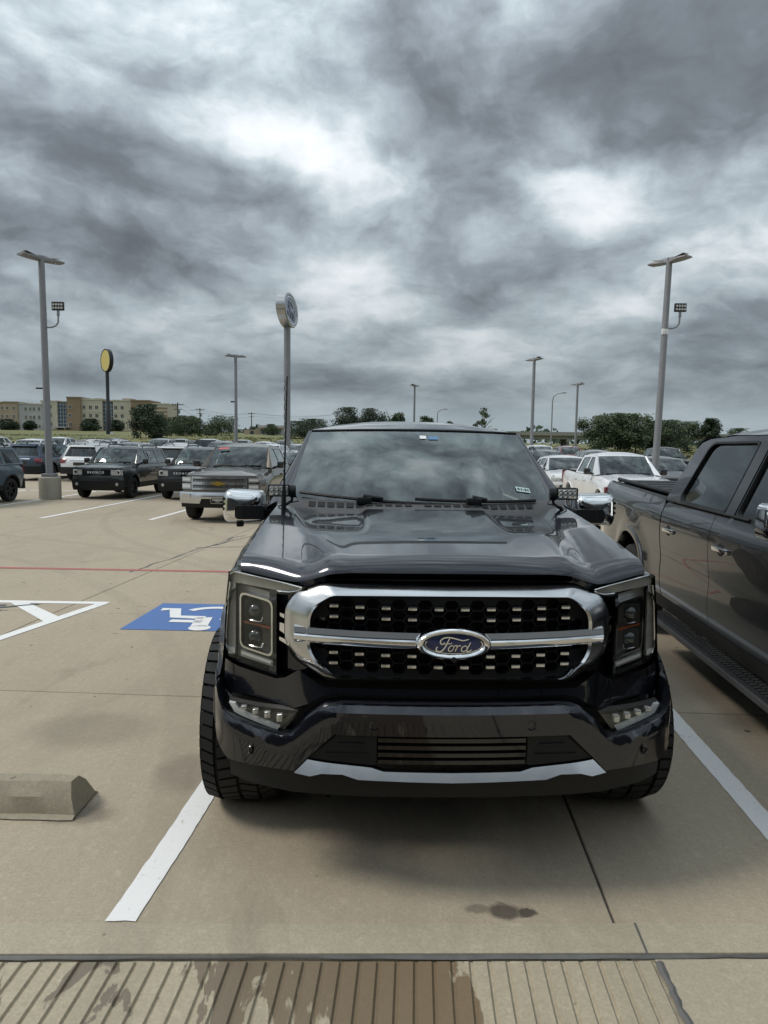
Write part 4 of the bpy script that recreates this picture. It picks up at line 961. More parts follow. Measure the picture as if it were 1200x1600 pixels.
# ragged crack running on from the joint beside the truck
def ribbon(pts, w, off, mb=None):
    mb = mb or MB(); L = []
    for i, p in enumerate(pts):
        a, b = Vector(pts[max(i-1, 0)]), Vector(pts[min(i+1, len(pts)-1)]); d = (b-a).normalized(); n = Vector((-d.y, d.x)); ww = w[i] if isinstance(w, (list, tuple)) else w
        for q in (Vector(p)+n*ww/2, Vector(p)-n*ww/2): L.append((q.x, q.y, zg(q.x, q.y)+off))
    f = [(2*i, 2*i+1, 2*i+3, 2*i+2) for i in range(len(pts)-1)]; mb.add(L, f); return mb
random.seed(3)
cr = MB()
def crack(pts, w, n=10):
    q = []
    for (a, b) in zip(pts, pts[1:]):
        for k in range(n): q.append((a[0]+(b[0]-a[0])*k/n+random.uniform(-.03, .03), a[1]+(b[1]-a[1])*k/n+random.uniform(-.04, .04)))
    q.append(pts[-1]); ribbon(q, [w*random.uniform(.4, 1.5) for _ in q], .003, cr)
crack([(-3.50, 9.7), (-3.22, 12.2), (-2.83, 13.7), (-2.2, 15.2)], .03); crack([(-3.05, 12.7), (-2.95, 13.2), (-3.0, 13.9), (-2.8, 14.3)], .05); crack([(-3.3, 12.3), (-2.5, 12.6), (-1.9, 13.3)], .035)
cr.build('crack', M['sealant'], lot)
# ---- painted markings
def flat(name, poly, m, off=.004, step=.6, parent=None, jit=0.0):
    if jit: poly = [(x+random.uniform(-jit, jit), y+random.uniform(-jit, jit)) for x, y in densify(poly, .045)]
    return MB().sheet(poly, [], lambda x, y: (x, y, zg(x, y)+off), step).build(name, m, parent, 0)
def mark(name, poly, m, label, off=.004, cat='road marking', group=None):
    return tag(flat(name, poly, m, off, .6, None, .0025 if name == 'bay_line' and max(p[1] for p in poly) < 9 else 0), label, None, group, 'structure')
mark('bay_line', [(-.993, 2.428), (-.885, 2.428), (-.845, 2.90), (-.70, 5.2), (-.52, 8.5), (-.63, 8.5), (-.81, 5.2), (-.955, 2.95)], M['linewhite'], 'white painted bay line running under the left wheel of the navy truck')
mark('bay_line', [(1.70, 2.43), (1.815, 2.43), (2.20, 8.3), (2.085, 8.3)], M['linewhite'], 'white painted bay line between the two big pickups')
mark('fire_lane_line', ribpoly := [(-16, 10.05), (8, 9.62), (8, 9.74), (-16, 10.17)], M['linered'], 'faded red fire lane stripe crossing the lot')
hz_ = [('top edge', [(-7.6, 7.60), (-3.05, 7.60), (-3.05, 7.72), (-7.6, 7.76)]), ('side', [(-3.05, 7.72), (-3.22, 7.60), (-3.52, 6.2), (-3.52, 2.5), (-3.40, 2.5), (-3.40, 6.1), (-3.08, 7.60)])]
# hatched access aisle: outline and diagonals
aisle = tag(flat('access_aisle', [(-7.5, 7.615), (-3.02, 7.615), (-3.02, 7.735), (-7.5, 7.735)], M['linewhite']), 'white hatched access aisle beside the blue accessible bay', None, None, 'structure')
flat('aisle_edge_line', [(-3.02, 7.61), (-3.14, 7.61), (-3.50, 5.9), (-3.80, 2.45), (-3.68, 2.45), (-3.385, 5.9)], M['linewhite'], .0045, .6, aisle)
flat('aisle_diagonal', [(-4.06, 7.61), (-3.86, 7.61), (-3.23, 6.97), (-3.29, 6.76), (-3.30, 6.78)], M['linewhite'], .0042, .6, aisle)
flat('aisle_diagonal', [(-6.0, 7.61), (-5.8, 7.61), (-3.42, 5.26), (-3.46, 5.04)], M['linewhite'], .0042, .6, aisle)
for q in ([(-4.6, 7.50), (-4.05, 7.52), (-4.05, 7.46), (-4.6, 7.44)], [(-4.6, 7.33), (-4.12, 7.30), (-3.70, 7.56), (-3.76, 7.58), (-4.14, 7.36), (-4.6, 7.39)], [(-4.6, 7.20), (-4.02, 7.19), (-3.9, 7.27), (-4.05, 7.24), (-4.6, 7.25)]):
    flat('blacked_out_mark', q, M['linegrey'], .0065, .6, aisle)
isa = tag(flat('accessible_bay_sign', [(-2.47, 6.53), (-1.25, 6.50), (-1.21, 7.68), (-2.425, 7.705)], M['lineblue'], .004), 'blue square with white wheelchair symbol painted on the concrete', None, None, 'structure')
def isap(u, v):   # symbol drawn upright for drivers, so reversed for us; u,v in metres from the square's centre
    return (-1.86-u, 7.06-v)
def stroke(pts, w, name='symbol_stroke'): flat(name, [*[isap(*q) for q in strokepoly(pts, w)]], M['linewhite'], .008, .3, isa)
def strokepoly(pts, w):
    A, B = [], []
    for i, p in enumerate(pts):
        a, b = Vector(pts[max(i-1, 0)]), Vector(pts[min(i+1, len(pts)-1)]); d = (b-a).normalized(); n = Vector((-d.y, d.x))*w/2
        A.append(tuple(Vector(p)+n)); B.append(tuple(Vector(p)-n))
    return A+B[::-1]
flat('symbol_head', [isap(-.12+.105*math.cos(a*math.pi/10), .45+.105*math.sin(a*math.pi/10)) for a in range(20)], M['linewhite'], .008, .3, isa)
stroke([(-.10, .40), (-.06, .02)], .16); stroke([(-.08, .20), (.24, .18)], .105); stroke([(-.06, .03), (.24, .0), (.34, -.34), (.48, -.32)], .125)
stroke([(-.10+.30*math.cos(R(a)), -.14+.30*math.sin(R(a))) for a in range(120, 345, 15)], .095)
for nm, q, lab in (('bay_line', [(-8.50, 17.35), (-8.37, 17.35), (-7.90, 27), (-8.03, 27)], 'white bay line in front of the dark boxy SUVs'), ('bay_line', [(-5.80, 17.30), (-5.67, 17.30), (-5.2, 27), (-5.33, 27)], 'short white bay line beside the pewter pickup'), ('bay_line', [(-11.42, 17.4), (-11.29, 17.4), (-10.8, 27), (-10.93, 27)], 'white bay line at the concrete lamp base'),
                   ('bay_line', [(-14.1, 17.4), (-13.97, 17.4), (-13.5, 27), (-13.63, 27)], 'white bay line under the blue grey SUV'), ('bay_line', [(-3.05, 17.3), (-2.92, 17.3), (-2.45, 27), (-2.58, 27)], 'white bay line behind the navy truck'), ('bay_line', [(-16.6, 27), (-10.9, 26.75), (-2.4, 26.5), (-2.4, 26.63), (-10.9, 26.88), (-16.6, 27.13)], 'long white cross line behind the row of SUVs')):
    mark(nm, q, M['linewhite'], lab)
# ---- flush kerb, sealed joint and grooved ramp where the photographer stands
def along(s): return 2.262+0.0219*s      # the sealed joint
kb = MB(); kb.rbox(-14, 14, .012, .168, -.12, .010, .008, Matrix.Translation((0, 2.262, 0)) @ Matrix.Rotation(R(1.25), 4, 'Z'))
k_ = kb.build('kerb', M['curb']); tag(k_, 'flush concrete kerb strip at the foot of the bays', None, None, 'structure')
sj = MB(); random.seed(5); L = []
for k in range(141):
    x = -7+14*k/140; y = along(x); r = .0085+.003*math.sin(x*3.1)+random.uniform(-.003, .003); L.append([(x, y-r, .0045), (x, y-r*.5, .0085), (x, y, .0105), (x, y+r*.5, .009), (x, y+r, .0055)])
sj.loft(L, closed=False); tag(sj.build('joint_sealant', M['sealant']), 'dark rubbery sealant bead along the kerb joint', None, None, 'structure')
ramp = thing('kerb_ramp', 'grooved concrete kerb ramp with wet brown streaks', 'ramp'); ramp['kind'] = 'structure'; del ramp['category']
rbm = MB(); rbm.add([(-8, -1.5, -.006), (.95, -1.5, -.006), (.95, 2.28, -.006), (-8, along(-8), -.006)], [(0, 1, 2, 3)]); rbm.build('ramp_base', M['ramp'], ramp)
pitch = .0625
for k in range(-80, 11):
    x0 = .935-(11-k)*pitch+.012; x1 = x0+pitch-.010
    if x1 > .94: continue
    mb = MB(); sl_ = math.tan(R(2.6))
    def rl(d, z): return [(x0+d+sl_*(0.9-2.25), .9, z), (x1-d+sl_*(.9-2.25), .9, z), (x1-d, along(x1)-.014-d, z), (x0+d, along(x0)-.014-d, z)]
    mb.loft([rl(-.001, -.012), rl(.002, .000), rl(.005, .003)]); mb.add(rl(.005, .003), [(0, 1, 2, 3)])
    mb.build('ramp_rib', M['ramp'], ramp, 40)
sj2 = MB(); L = []
for k in range(60):
    y = .6+1.66*k/59; x = .952+.005*math.sin(y*9)+random.uniform(-.004, .004); r = .012+random.uniform(-.003, .004); L.append([(x-r, y, .003), (x, y, .009), (x+r, y, .003)])
sj2.loft(L, closed=False); sj2.build('ramp_joint', M['sealant'], ramp)
sw = MB(); sw.add([(.949, .3, .002), (9, .3, .002), (9, along(9)-.010, .002), (.949, along(.955)-.010, .002)], [(0, 1, 2, 3)]); tag(sw.build('sidewalk', M['curb']), 'plain concrete sidewalk slab beside the grooved ramp', None, None, 'structure')
sw2 = MB(); sw2.add([(-14, -5.2, -.0125), (14, -5.2, -.0125), (14, 1.2, -.0125), (-14, 1.2, -.0125)], [(0, 1, 2, 3)]); tag(sw2.build('forecourt', M['curb']), 'concrete forecourt in front of the showroom', None, None, 'structure')
kj = MB(); kj.add([(.925, along(.925), .0112), (.932, along(.925), .0112), (.945, along(.9)+.165, .0112), (.936, along(.9)+.165, .0112)], [(0, 1, 2, 3)]); kj.build('kerb_joint', M['sealant'], k_)
# ---- concrete wheel stop
st = MB(); prof = [(-.02, 0), (.0, .012), (.015, .085), (.055, .135), (.105, .135), (.150, .085), (.165, .012), (.185, 0)]
random.seed(12); L = []
N = 26
for k in range(N+1):
    x = -1.83*k/N; e = 0
    lp = []
    for (y, z) in prof:
        dx = 0
        if k == 0: dx = -.02*(1-z/.14)*0-.012*random.random()
        lp.append((x+dx+(.045*(z/.135) if k == 0 else 0)*-1, y+random.uniform(-.003, .003), z+random.uniform(-.003, .003)*(z > .02)))
    L.append(lp)
st.loft(L, closed=True); st.f.append(tuple(range(len(prof)))); n_ = len(st.v); st.f.append(tuple(range(n_-len(prof), n_)))
for hx in (-.35, -1.45): st.lathe([(0, .0001), (0, .012)], 10, Matrix.Translation((hx, .08, .1365)) @ Matrix.Rotation(-math.pi/2, 4, 'Y'))
s_ = st.build('wheel_stop', M['stop'], None, 25); s_.location = (-1.405, 3.13, .006); s_.rotation_euler = (0, 0, R(-1.0)); s_.scale = (1, 1.35, 1.0)
tag(s_, 'chipped concrete wheel stop lying at the left edge in front', 'wheel stop')

# ------------------------------------------------------------------ lamp posts
def wing(sgn):
    """flat tapered lamp head pointing along +x*sgn"""
    L = []
    for k in range(9):
        t = k/8; x = .03+.80*t; w = .07+.13*math.sin(min(1, t*1.35)*math.pi/2)*(1-.45*max(0, t-.6)); th = .10*(1-t)+.022; zc = .02+.035*t
        L.append([(sgn*x, y, zc+z) for y, z in [(-w, -.010), (-w*.9, th*.5), (-w*.4, th*.9), (w*.4, th*.9), (w*.9, th*.5), (w, -.010), (w*.6, -.03), (-w*.6, -.03)]])
    mb = MB().loft(L); mb.f.append(tuple(range(8))); mb.f.append(tuple(range(len(mb.v)-8, len(mb.v)))); return mb
WING = {s: wing(s).mesh('lamp_head', M['lampbody'], 40) for s in (-1, 1)}
LEDP = {s: MB().box(s*.30 if s > 0 else -.72, s*.72 if s > 0 else -.30, -.13, .13, .045, .052, Matrix.Rotation(-.12*s, 4, 'Y')).mesh('led_panel', M['led'], 0) for s in (-1, 1)}
def lamp_post(label, x, y, z0, top, rz, flood=False, base=True, group='lot lamp posts', lean=(0, 0), fx=1):
    t = thing('lamp_post', label, 'lamp post', (x, y, z0), 0, group); H = top-z0
    lx, ly = lean
    if base:
        b = MB().lathe([(-.05, .34), (.70, .34), (.735, .315), (.735, .0001)], 32, Matrix.Rotation(-math.pi/2, 4, 'Y')); b.build('concrete_base', M['block'], t)
        MB().rbox(-.19, .19, -.19, .19, .735, .84, .02).build('base_cover', M['galv'], t)
    MB().tube([(0, 0, .74 if base else 0), (lx*.5, ly*.5, H*.5), (lx, ly, H)], [.115, .105, .095], 14).build('pole', M['galv'], t)
    h = thing_part('lamp_heads', t); h.scale = (0.84, 1.1, 1.45); h.location = (lx, ly, H-.10); h.rotation_euler = (0, 0, rz)
    for s in (-1, 1): w = mo(WING[s], 'lamp_head', h); mo(LEDP[s], 'led_panel', h)
    if flood:
        f = thing_part('flood_light', t); f.location = (lx*.7, ly*.7, H-2.15)
        MB().tube([(0, 0, 0), (fx*.25, 0, .0), (fx*.38, 0, .05), (fx*.46, 0, .15), (fx*.47, 0, .42)], .026, 10).build('flood_arm', M['galv'], f)
        MB().rbox(fx*.47-.035, fx*.47+.035, -.035, .035, .36, .55, .01).build('flood_mount', M['galv'], f)
        MB().rbox(fx*.47-.19, fx*.47+.19, -.05, .05, .53, .80, .02).build('flood_body', M['blackpole'], f)
        c = MB().lathe([(0, .0001), (.012, .036), (0, .040)], 10).mesh('flood_cell', M['led'])
        for i in range(4):
            for j in range(2): mo(c, 'flood_cell', f, (fx*.47-.13+.087*i, -.052, .61+.105*j), (0, 0, -math.pi/2))
    return t
lpL = lamp_post('grey lamp post on a round concrete base, standing left of the dark SUVs', -10.90, 23.1, -.23, 7.42, R(58), True, lean=(-.05, 0))
MB().rbox(-.35, -.1, -.03, .03, 3.55, 3.60, .008).build('sign_bracket', M['blackpole'], lpL)
lpR = lamp_post('grey lamp post behind the white midsize pickup', 8.93, 23.5, -.23, 7.72, R(-58), True, lean=(.13, 0))
MB().rbox(-.02, .17, -.10, -.01, 5.6, 5.78, .02).build('security_camera', M['paper'], lpR)
for lab, x, y, top, rz in (('slim lamp post standing left of the tall oval pylon sign', -10.02, 48, 7.38, R(30)), ('slim lamp post rising above the middle of the navy truck roof', 2.82, 70, 7.37, R(60)),
                           ('slim lamp post above the right windscreen pillar of the navy truck', 9.45, 46, 7.2, R(-65)), ('slim lamp post beside the overpass and the row of trees', 17.35, 65, 7.29, R(-60))):
    q = lamp_post(lab, x, y, -.1 if y < 60 else -.05, top, rz, False, y < 60)
    if x < 0: MB().rbox(-.35, .0, -.02, .02, 4.4, 4.5, .01).build('sign_bracket', M['blackpole'], q)
for lab, x, y, top, d in (('tall highway street light with a curved arm, near the overpass', 25.6, 110, 9.7, 1), ('small distant highway street light above the truck roof', 10.9, 150, 8.9, 1)):
    t = thing('street_light', lab, 'street light', (x, y, 1.2), 0, 'highway street lights')
    MB().tube([(0, 0, 0), (0, 0, top-2.4), (.15, 0, top-1.7), (.8, 0, top-1.3), (1.6*d, 0, top-1.15)], [.11, .09, .08, .06, .05], 8).build('pole', M['galv'], t)
    MB().rbox(1.4, 2.1, -.12, .12, top-1.22, top-1.08, .04).build('lamp_head', M['lampbody'], t)

# ------------------------------------------------------------------ oval pylon sign, round sign
ps = thing('pylon_sign', 'tall grey pole carrying a blue and chrome oval car brand sign', 'sign', (-7.55, 55.0, -.1))
MB().tube([(0, 0, 0), (0, 0, 10.75)], .255, 20).build('pole', M['galv'], ps)
MB().tube([(0, 0, 0), (0, 0, .3)], .5, 20).build('pole_base', M['block'], ps)
hd_ = thing_part('sign_head', ps); hd_.location = (.0, 0, 11.72); hd_.rotation_euler = (0, 0, R(87))
SA = 1.22/2.75
sf = lambda u, v, d: (u*2.75, -d, v*2.75)
oval_ring(MB(), sf, [(1.0, -.31, SA), (1.0, .31, SA), (.97, .36, SA*.985), (.93, .33, SA*.94), (.93, .28, SA*.94)], 56).build('sign_drum', M['steel'], hd_, 40)
oval_ring(MB(), sf, [(1.0, -.31, SA), (.5, -.32, SA*.5), (.001, -.32, SA*.001)], 56).build('sign_back', M['signblue'], hd_, 40)
oval_ring(MB(), sf, [(.94, .30, SA*.95), (.5, .31, SA*.5), (.001, .31, SA*.001)], 56).build('sign_face', M['signblue'], hd_, 40)
oval_ring(MB(), sf, [(.89, .30, SA*.885), (.89, .34, SA*.885), (.86, .34, SA*.85), (.86, .30, SA*.85)], 56).build('sign_line', M['chrome'], hd_, 40)
script_mb(lambda u, v, h: (u*2.75*1.22, -.31-.04*h, v*2.75*1.22)).build('sign_script', M['signscript'], hd_)
bs = thing('round_sign', 'round yellow roadside sign on a tall black pole by the hotel', 'sign', (-58.1, 150, 2.6))
MB().tube([(0, 0, 0), (0, 0, 5.0), (0, 0, 5.2), (0, 0, 13.4)], [.50, .50, .36, .36], 14).build('pole', M['blackpole'], bs)
bh = thing_part('sign_head', bs); bh.location = (0, 0, 15.4); bh.rotation_euler = (0, 0, R(-46))
Mr = Matrix.Rotation(-math.pi/2, 4, 'Z')
MB().lathe([(-.40, .0001), (-.40, 2.36), (.40, 2.36), (.40, 2.2), (.34, 2.12)], 40, Mr).build('sign_rim', M['blackpole'], bh, 40)
MB().lathe([(.36, .0001), (.36, 2.14)], 40, Mr).build('sign_face', M['yellow'], bh)
MB().box(.4, .9, -.3, .3, 0, .6).build('meter_box', M['paper'], bs)

# ------------------------------------------------------------------ utility poles and wires
ups = [(-49.3, 170, 3.0, 10.6), (-57.0, 220, 3.7, 11.6), (-49.0, 262, 4.6, 12.2)]
for i, (x, y, z, top) in enumerate(ups):
    t = thing('utility_pole', ('wooden utility pole nearest the striped end of the hotel', 'wooden utility pole behind the small trees left of centre', 'wooden utility pole near the low tan building')[i], 'utility pole', (x, y, z), R(12), 'utility poles along the road')
    H = top-z; MB().tube([(0, 0, 0), (0, 0, H)], [.2, .14], 8).build('pole', M['wood'], t)
    MB().box(-1.3, 1.3, -.07, .07, H-.6, H-.42).build('crossarm', M['wood'], t); MB().box(-.9, .9, -.07, .07, H-1.7, H-1.55).build('crossarm', M['wood'], t)
    for xx in (-1.2, -.5, .5, 1.2): MB().tube([(xx, 0, H-.42), (xx, 0, H-.2)], .06, 6).build('insulator', M['galv'], t)
    if i != 2: MB().tube([(.35, -.1, H-2.6), (.35, -.1, H-1.8)], .22, 10).build('transformer', M['lampbody'], t)
for k, (ex, ez) in enumerate(((-1.2, 0), (1.2, 0), (.9, -1.2))):
    pts = []
    seq = [(-95, 150, 14.0)]+[(x+ex, y, top+ez-.25) for x, y, z, top in ups]+[(-20, 300, 13.5), (15, 340, 13.0)]
    for a, b in zip(seq, seq[1:]):
        for q in range(12):
            t_ = q/12; sag = 1.1*4*t_*(1-t_); pts.append((a[0]+(b[0]-a[0])*t_, a[1]+(b[1]-a[1])*t_, a[2]+(b[2]-a[2])*t_-sag))
    tag(MB().tube(pts[12:], .022, 4).build('power_line', M['wire'], None), ('upper front power line strung between the utility poles', 'upper rear power line strung between the utility poles', 'lower cable strung between the utility poles')[k], 'power line', 'power lines')

# ------------------------------------------------------------------ hotel
def wallmat(name, c):
    m = mat(name, c, 0.85); t = NT(m.node_tree); p = pos(t); n = t.noise(p, .25, 6, .65); g_ = t.noise(t.mapping(p, (.4, .4, 3)), 1.2, 4, .6)
    t.l.new(t.ramp(t.math('ADD', t.math('MULTIPLY', n, .6), t.math('MULTIPLY', g_, .4)), [(.3, tuple(q*.86 for q in c)), (.7, tuple(q*1.08 for q in c))]), bsdf(m).inputs['Base Color']); return m
WM = {'tan': wallmat('stucco_tan', (.42, .34, .25)), 'grey': wallmat('stucco_grey', (.47, .47, .47)), 'cream': wallmat('stucco_cream', (.58, .53, .42)), 'brown': wallmat('stucco_brown', (.30, .22, .145)), 'glass': mat('curtain_glass', (.05, .085, .12), .15, .3), 'dkglass': mat('window_glass_dark', (.02, .024, .03), .12, 0, .5), 'trim': wallmat('trim_cream', (.58, .55, .47))}
ht = thing('hotel', 'long four storey hotel in tan, cream and brown behind the grass field', 'building', (0, 280, 3.0))
HX = lambda px: (px-600)*.2525
HZ = lambda py: 4.95+(672.5-py)*.2485-3.0
def hwall(a, b, top, kind, dep, name='wall', bot=676, parent=None): return MB().box(HX(a), HX(b), dep, dep+14, HZ(bot), HZ(top)).build(name, WM[kind], parent or ht, 0)
segs = [(-60, 8, 631, 'tan', 1.0), (8, 30, 630.5, 'tan', 0.0), (30, 48, 632, 'grey', .6), (48, 69, 633, 'grey', 0.0), (66, 91, 628, 'cream', .3), (91, 108, 629, 'glass', .9), (108, 129, 622, 'brown', -.8), (129, 161, 624.5, 'cream', .2), (161, 178, 627, 'glass', 1.0), (178, 207, 625.5, 'cream', .2), (207, 235, 625.5, 'brown', -.5), (238, 262, 630, 'cream', .5)]
segs_o = []
for a, b, t_, k, d in segs:
    w = hwall(a, b, t_, k, d)
    MB().box(HX(a)-.15, HX(b)+.15, d-.25, d+14, HZ(t_), HZ(t_)+.45).build('parapet', WM['trim' if k in ('cream', 'grey') else 'brown'], w, 0)
    segs_o.append(w)
winm = {}
def hwin(px, py, wpx, hpx, d, wall):
    key = (wpx, hpx)
    if key not in winm:
        ww, hh = wpx*.2525/2, hpx*.2485/2
        f = MB()
        for q in ((-ww-.12, ww+.12, hh, hh+.12), (-ww-.12, ww+.12, -hh-.12, -hh), (-ww-.12, -ww, -hh, hh), (ww, ww+.12, -hh, hh), (-.05, .05, -hh, hh)): f.box(q[0], q[1], -.10, .05, q[2], q[3])
        winm[key] = (f.mesh('window', WM['trim'], 0), MB().box(-ww, ww, -.03, .06, -hh, hh).mesh('pane', WM['dkglass'], 0))
    o = mo(winm[key][0], 'window', ht, (HX(px), d, HZ(py))); mo(winm[key][1], 'pane', o)
for py in (636, 649, 663):
    for px in (133, 143, 152.5, 182, 192): hwin(px, py, 4.2, 5.2, .2, None)
    for px in (41.5, 48+2, 55.5, 63.5): hwin(px, py+4, 3.0, 5.4, .0 if px > 48 else .6, None)
    for px in (4, 14, 24): hwin(px, py+3, 3.2, 5, 0.0 if px > 8 else 1.0, None)
    for px in (80.5,): hwin(px, py, 4, 5.2, .3, None)
    for px in (113,): hwin(px, py, 4.2, 5, -.8, None)
    for px in (-12, -24, -36): hwin(px, py+3, 3.2, 5, 1.0, None)
for (a, b, d) in ((91, 108, .9), (161, 178, 1.0)):          # glazed stair towers: mullions
    for k in range(5): MB().box(HX(a+(b-a)*k/4)-.08, HX(a+(b-a)*k/4)+.08, d-.12, d, HZ(676), HZ(629)).build('mullion', WM['grey'], ht, 0)
    for k in range(8): MB().box(HX(a), HX(b), d-.10, d, HZ(674-6*k)-.08, HZ(674-6*k)+.08).build('transom', WM['grey'], ht, 0)
for k in range(7): MB().box(HX(238), HX(262), .40, .5, HZ(636+5.6*k)-.35, HZ(636+5.6*k)+.35).build('brick_band', WM['brown'], ht, 0)
for (a, b, d) in ((129, 161, .2), (178, 207, .2), (66, 91, .3)):
    for py in (643, 656): MB().box(HX(a), HX(b), d-.12, d, HZ(py)-.15, HZ(py)+.15).build('floor_band', WM['trim'], ht, 0)
MB().box(HX(88), HX(112), -5, 1, HZ(669), HZ(667)).build('entrance_canopy', WM['grey'], ht, 0)
for px in (89, 111): MB().box(HX(px)-.2, HX(px)+.2, -4.9, -4.5, HZ(678), HZ(669)).build('canopy_post', WM['brown'], ht, 0)
MB().box(HX(146), HX(157), 2, 8, HZ(624.5), HZ(621.5)).build('roof_plant', WM['brown'], ht, 0); MB().box(HX(190), HX(203), 2, 8, HZ(625.5), HZ(621)).build('roof_plant', WM['tan'], ht, 0)
MB().box(HX(100), HX(245), -14, -13.7, HZ(677), HZ(672.5)).build('screen_wall', WM['brown'], ht, 0)
# low building by the road
lb_ = thing('low_building', 'low tan and grey commercial building far behind the pewter pickup', 'building', (-43, 215, 3.2))
def bx(n, m, *a): return MB().box(*a).build(n, m, lb_, 0)
bx('wall', WM['tan'], .5, 6, 0, 8, 0, 1.9); bx('wall', WM['grey'], 5.5, 12, -1, 8, 0, 2.6); bx('roof', WM['grey'], 5.0, 12.6, -2, 9, 2.6, 3.3); bx('awning', WM['brown'], 4.8, 12.4, -4, -1, 2.2, 2.45)
for k in range(4): bx('window', WM['dkglass'], 6+1.4*k, 7+1.4*k, -1.05, -.95, .8, 1.9)
bx('door', WM['dkglass'], 2.4, 3.4, -.06, .02, 0, 1.6)

# ------------------------------------------------------------------ overpass
ov = thing('overpass', 'concrete highway overpass on round columns behind the white cars', 'bridge', (0, 200, 1.2), R(-2))
ov_m = M['bridge']
MB().box(18, 130, -5, 5, 3.05, 3.30).build('deck', ov_m, ov, 0)
for s in (-1, 1): MB().box(18, 130, s*5-.2, s*5+.2, 3.18, 4.15).build('parapet', ov_m, ov, 0)
for y in (-4, -2, 0, 2, 4): MB().box(18, 130, y-.25, y+.25, 2.2, 3.04).build('girder', ov_m, ov, 0)
for k in range(9):
    x = 24+13*k
    MB().box(x-.5, x+.5, -5, 5, 1.45, 2.2).build('bent_cap', ov_m, ov, 0)
    for y in (-3.6, 0, 3.6): MB().tube([(x, y, -1), (x, y, 1.5)], .42, 12).build('column', ov_m, ov)
MB().box(8, 18, -6, 6, -1, 3.2).build('abutment', ov_m, ov, 0)
# low barrier at the lot edge on the right
MB_ = MB().box(18, 70, -.12, .12, 0, .75).build('barrier_wall', M['blackpole'], None, 0); MB_.location = (14, 62, -.1); MB_.rotation_euler = (0, 0, R(-2))
tag(MB_, 'low dark barrier wall at the far edge of the lot under the trees', 'wall')

# ------------------------------------------------------------------ trees
def tree(label, x, y, H, Wd, seed, m='leaf', trunk=.28, name='tree', dens=1.0, sparse=False, leaf=None, zb=None, group='trees beyond the lot', lowcrown=.18):
    rnd = random.Random(seed); z = (zterrain(x, y) if zb is None else zb)-.15
    t = thing(name, label, 'tree' if name == 'tree' else 'bush', (x, y, z), 0, group)
    tr = MB(); tw = max(.06, H*.022)
    lx, ly = rnd.uniform(-.03, .03)*H, rnd.uniform(-.03, .03)*H
    tr.tube([(0, 0, 0), (lx*.4, ly*.4, H*trunk), (lx, ly, H*.62), (lx*1.3, ly*1.3, H*.86)], [tw, tw*.75, tw*.4, tw*.12], 8)
    tips = []
    for k in range(9 if not sparse else 13):
        a = rnd.uniform(0, 6.28); h0 = H*rnd.uniform(trunk*.75, .62); r = Wd*.5*rnd.uniform(.5, .9); h1 = min(H*.97, h0+H*rnd.uniform(.10, .32))
        p0 = Vector((lx*h0/H*1.2, ly*h0/H*1.2, h0)); p1 = p0.lerp(Vector((lx+r*math.cos(a), ly+r*math.sin(a), h1)), .55)+Vector((0, 0, H*.04)); p2 = Vector((lx+r*math.cos(a), ly+r*math.sin(a), h1))
        tr.tube([p0, p1, p2], [tw*.42, tw*.25, tw*.08], 5); tips += [p1, p2, p2]
    tr.build('trunk', M['bark'], t)
    cl = []
    zlo = H*max(lowcrown, .02)
    for k in range(44 if not sparse else 16):
        if rnd.random() < .4 and tips: c = rnd.choice(tips)+Vector((rnd.uniform(-1, 1), rnd.uniform(-1, 1), rnd.uniform(-.5, 1)))*Wd*.06
        else:
            h = rnd.random(); zz = zlo+(H*.97-zlo)*h; prof_ = math.sin(math.pi*min(1, max(.06, (h*.86+.14))))**.62; rr = Wd*.5*prof_*math.sqrt(rnd.random())*.95; a = rnd.uniform(0, 6.28)
            c = Vector((lx+rr*math.cos(a), ly+rr*math.sin(a), zz))
        cl.append((c, Wd*rnd.uniform(.12, .21)*(1 if not sparse else .55)))
    lf = leaf or max(.12, H*.034); cr_ = MB(); n = int((120 if not sparse else 42)*dens)
    for c, r in cl:
        for k in range(n):
            d = Vector((rnd.gauss(0, 1), rnd.gauss(0, 1), rnd.gauss(0, .8))).normalized()*r*(rnd.random()**.45)*rnd.uniform(.8, 1.25)
            p = c+d; p.z = max(p.z, zlo*.6)
            if p.z > H: p.z = H-rnd.random()*.05*H
            u = Vector((rnd.gauss(0, 1), rnd.gauss(0, 1), rnd.gauss(0, 1))).normalized(); v = u.orthogonal().normalized(); s1, s2 = lf*rnd.uniform(.5, 1.1), lf*rnd.uniform(.35, .7)
            b = len(cr_.v); cr_.v += [tuple(p+u*s1), tuple(p+v*s2), tuple(p-u*s1), tuple(p-v*s2)]; cr_.f.append((b, b+1, b+2, b+3))
    cr_.build('crown', M[m], t, 0, False)
    return t
tree('large dense dark round tree in front of the hotel end', -36.4, 110, 5.4, 5.6, 1, 'leafdark', .2, dens=1.5, lowcrown=.1)
TL = [(-75, 255, 5.2, 9, 'wide dark bush clump at the hotel foot', 'bush'), (-138, 262, 4.0, 6.5, 'dark bush below the grey hotel wing, left of the lamp post', 'bush'), (-130.5, 262, 3.6, 4.5, 'small dark bush behind the left lamp post', 'bush'), (-103, 250, 4.5, 7, 'bush beside the round sign pole', 'bush'), (-95.5, 252, 4.2, 6, 'bush between the round sign pole and the dark tree', 'bush')]
for i, (x, y, H, W, lab, nm) in enumerate(TL): tree(lab, x, y, H, W, 20+i, 'leafdark', .12, nm, .9, lowcrown=.03, leaf=.28, group='bushes at the hotel')
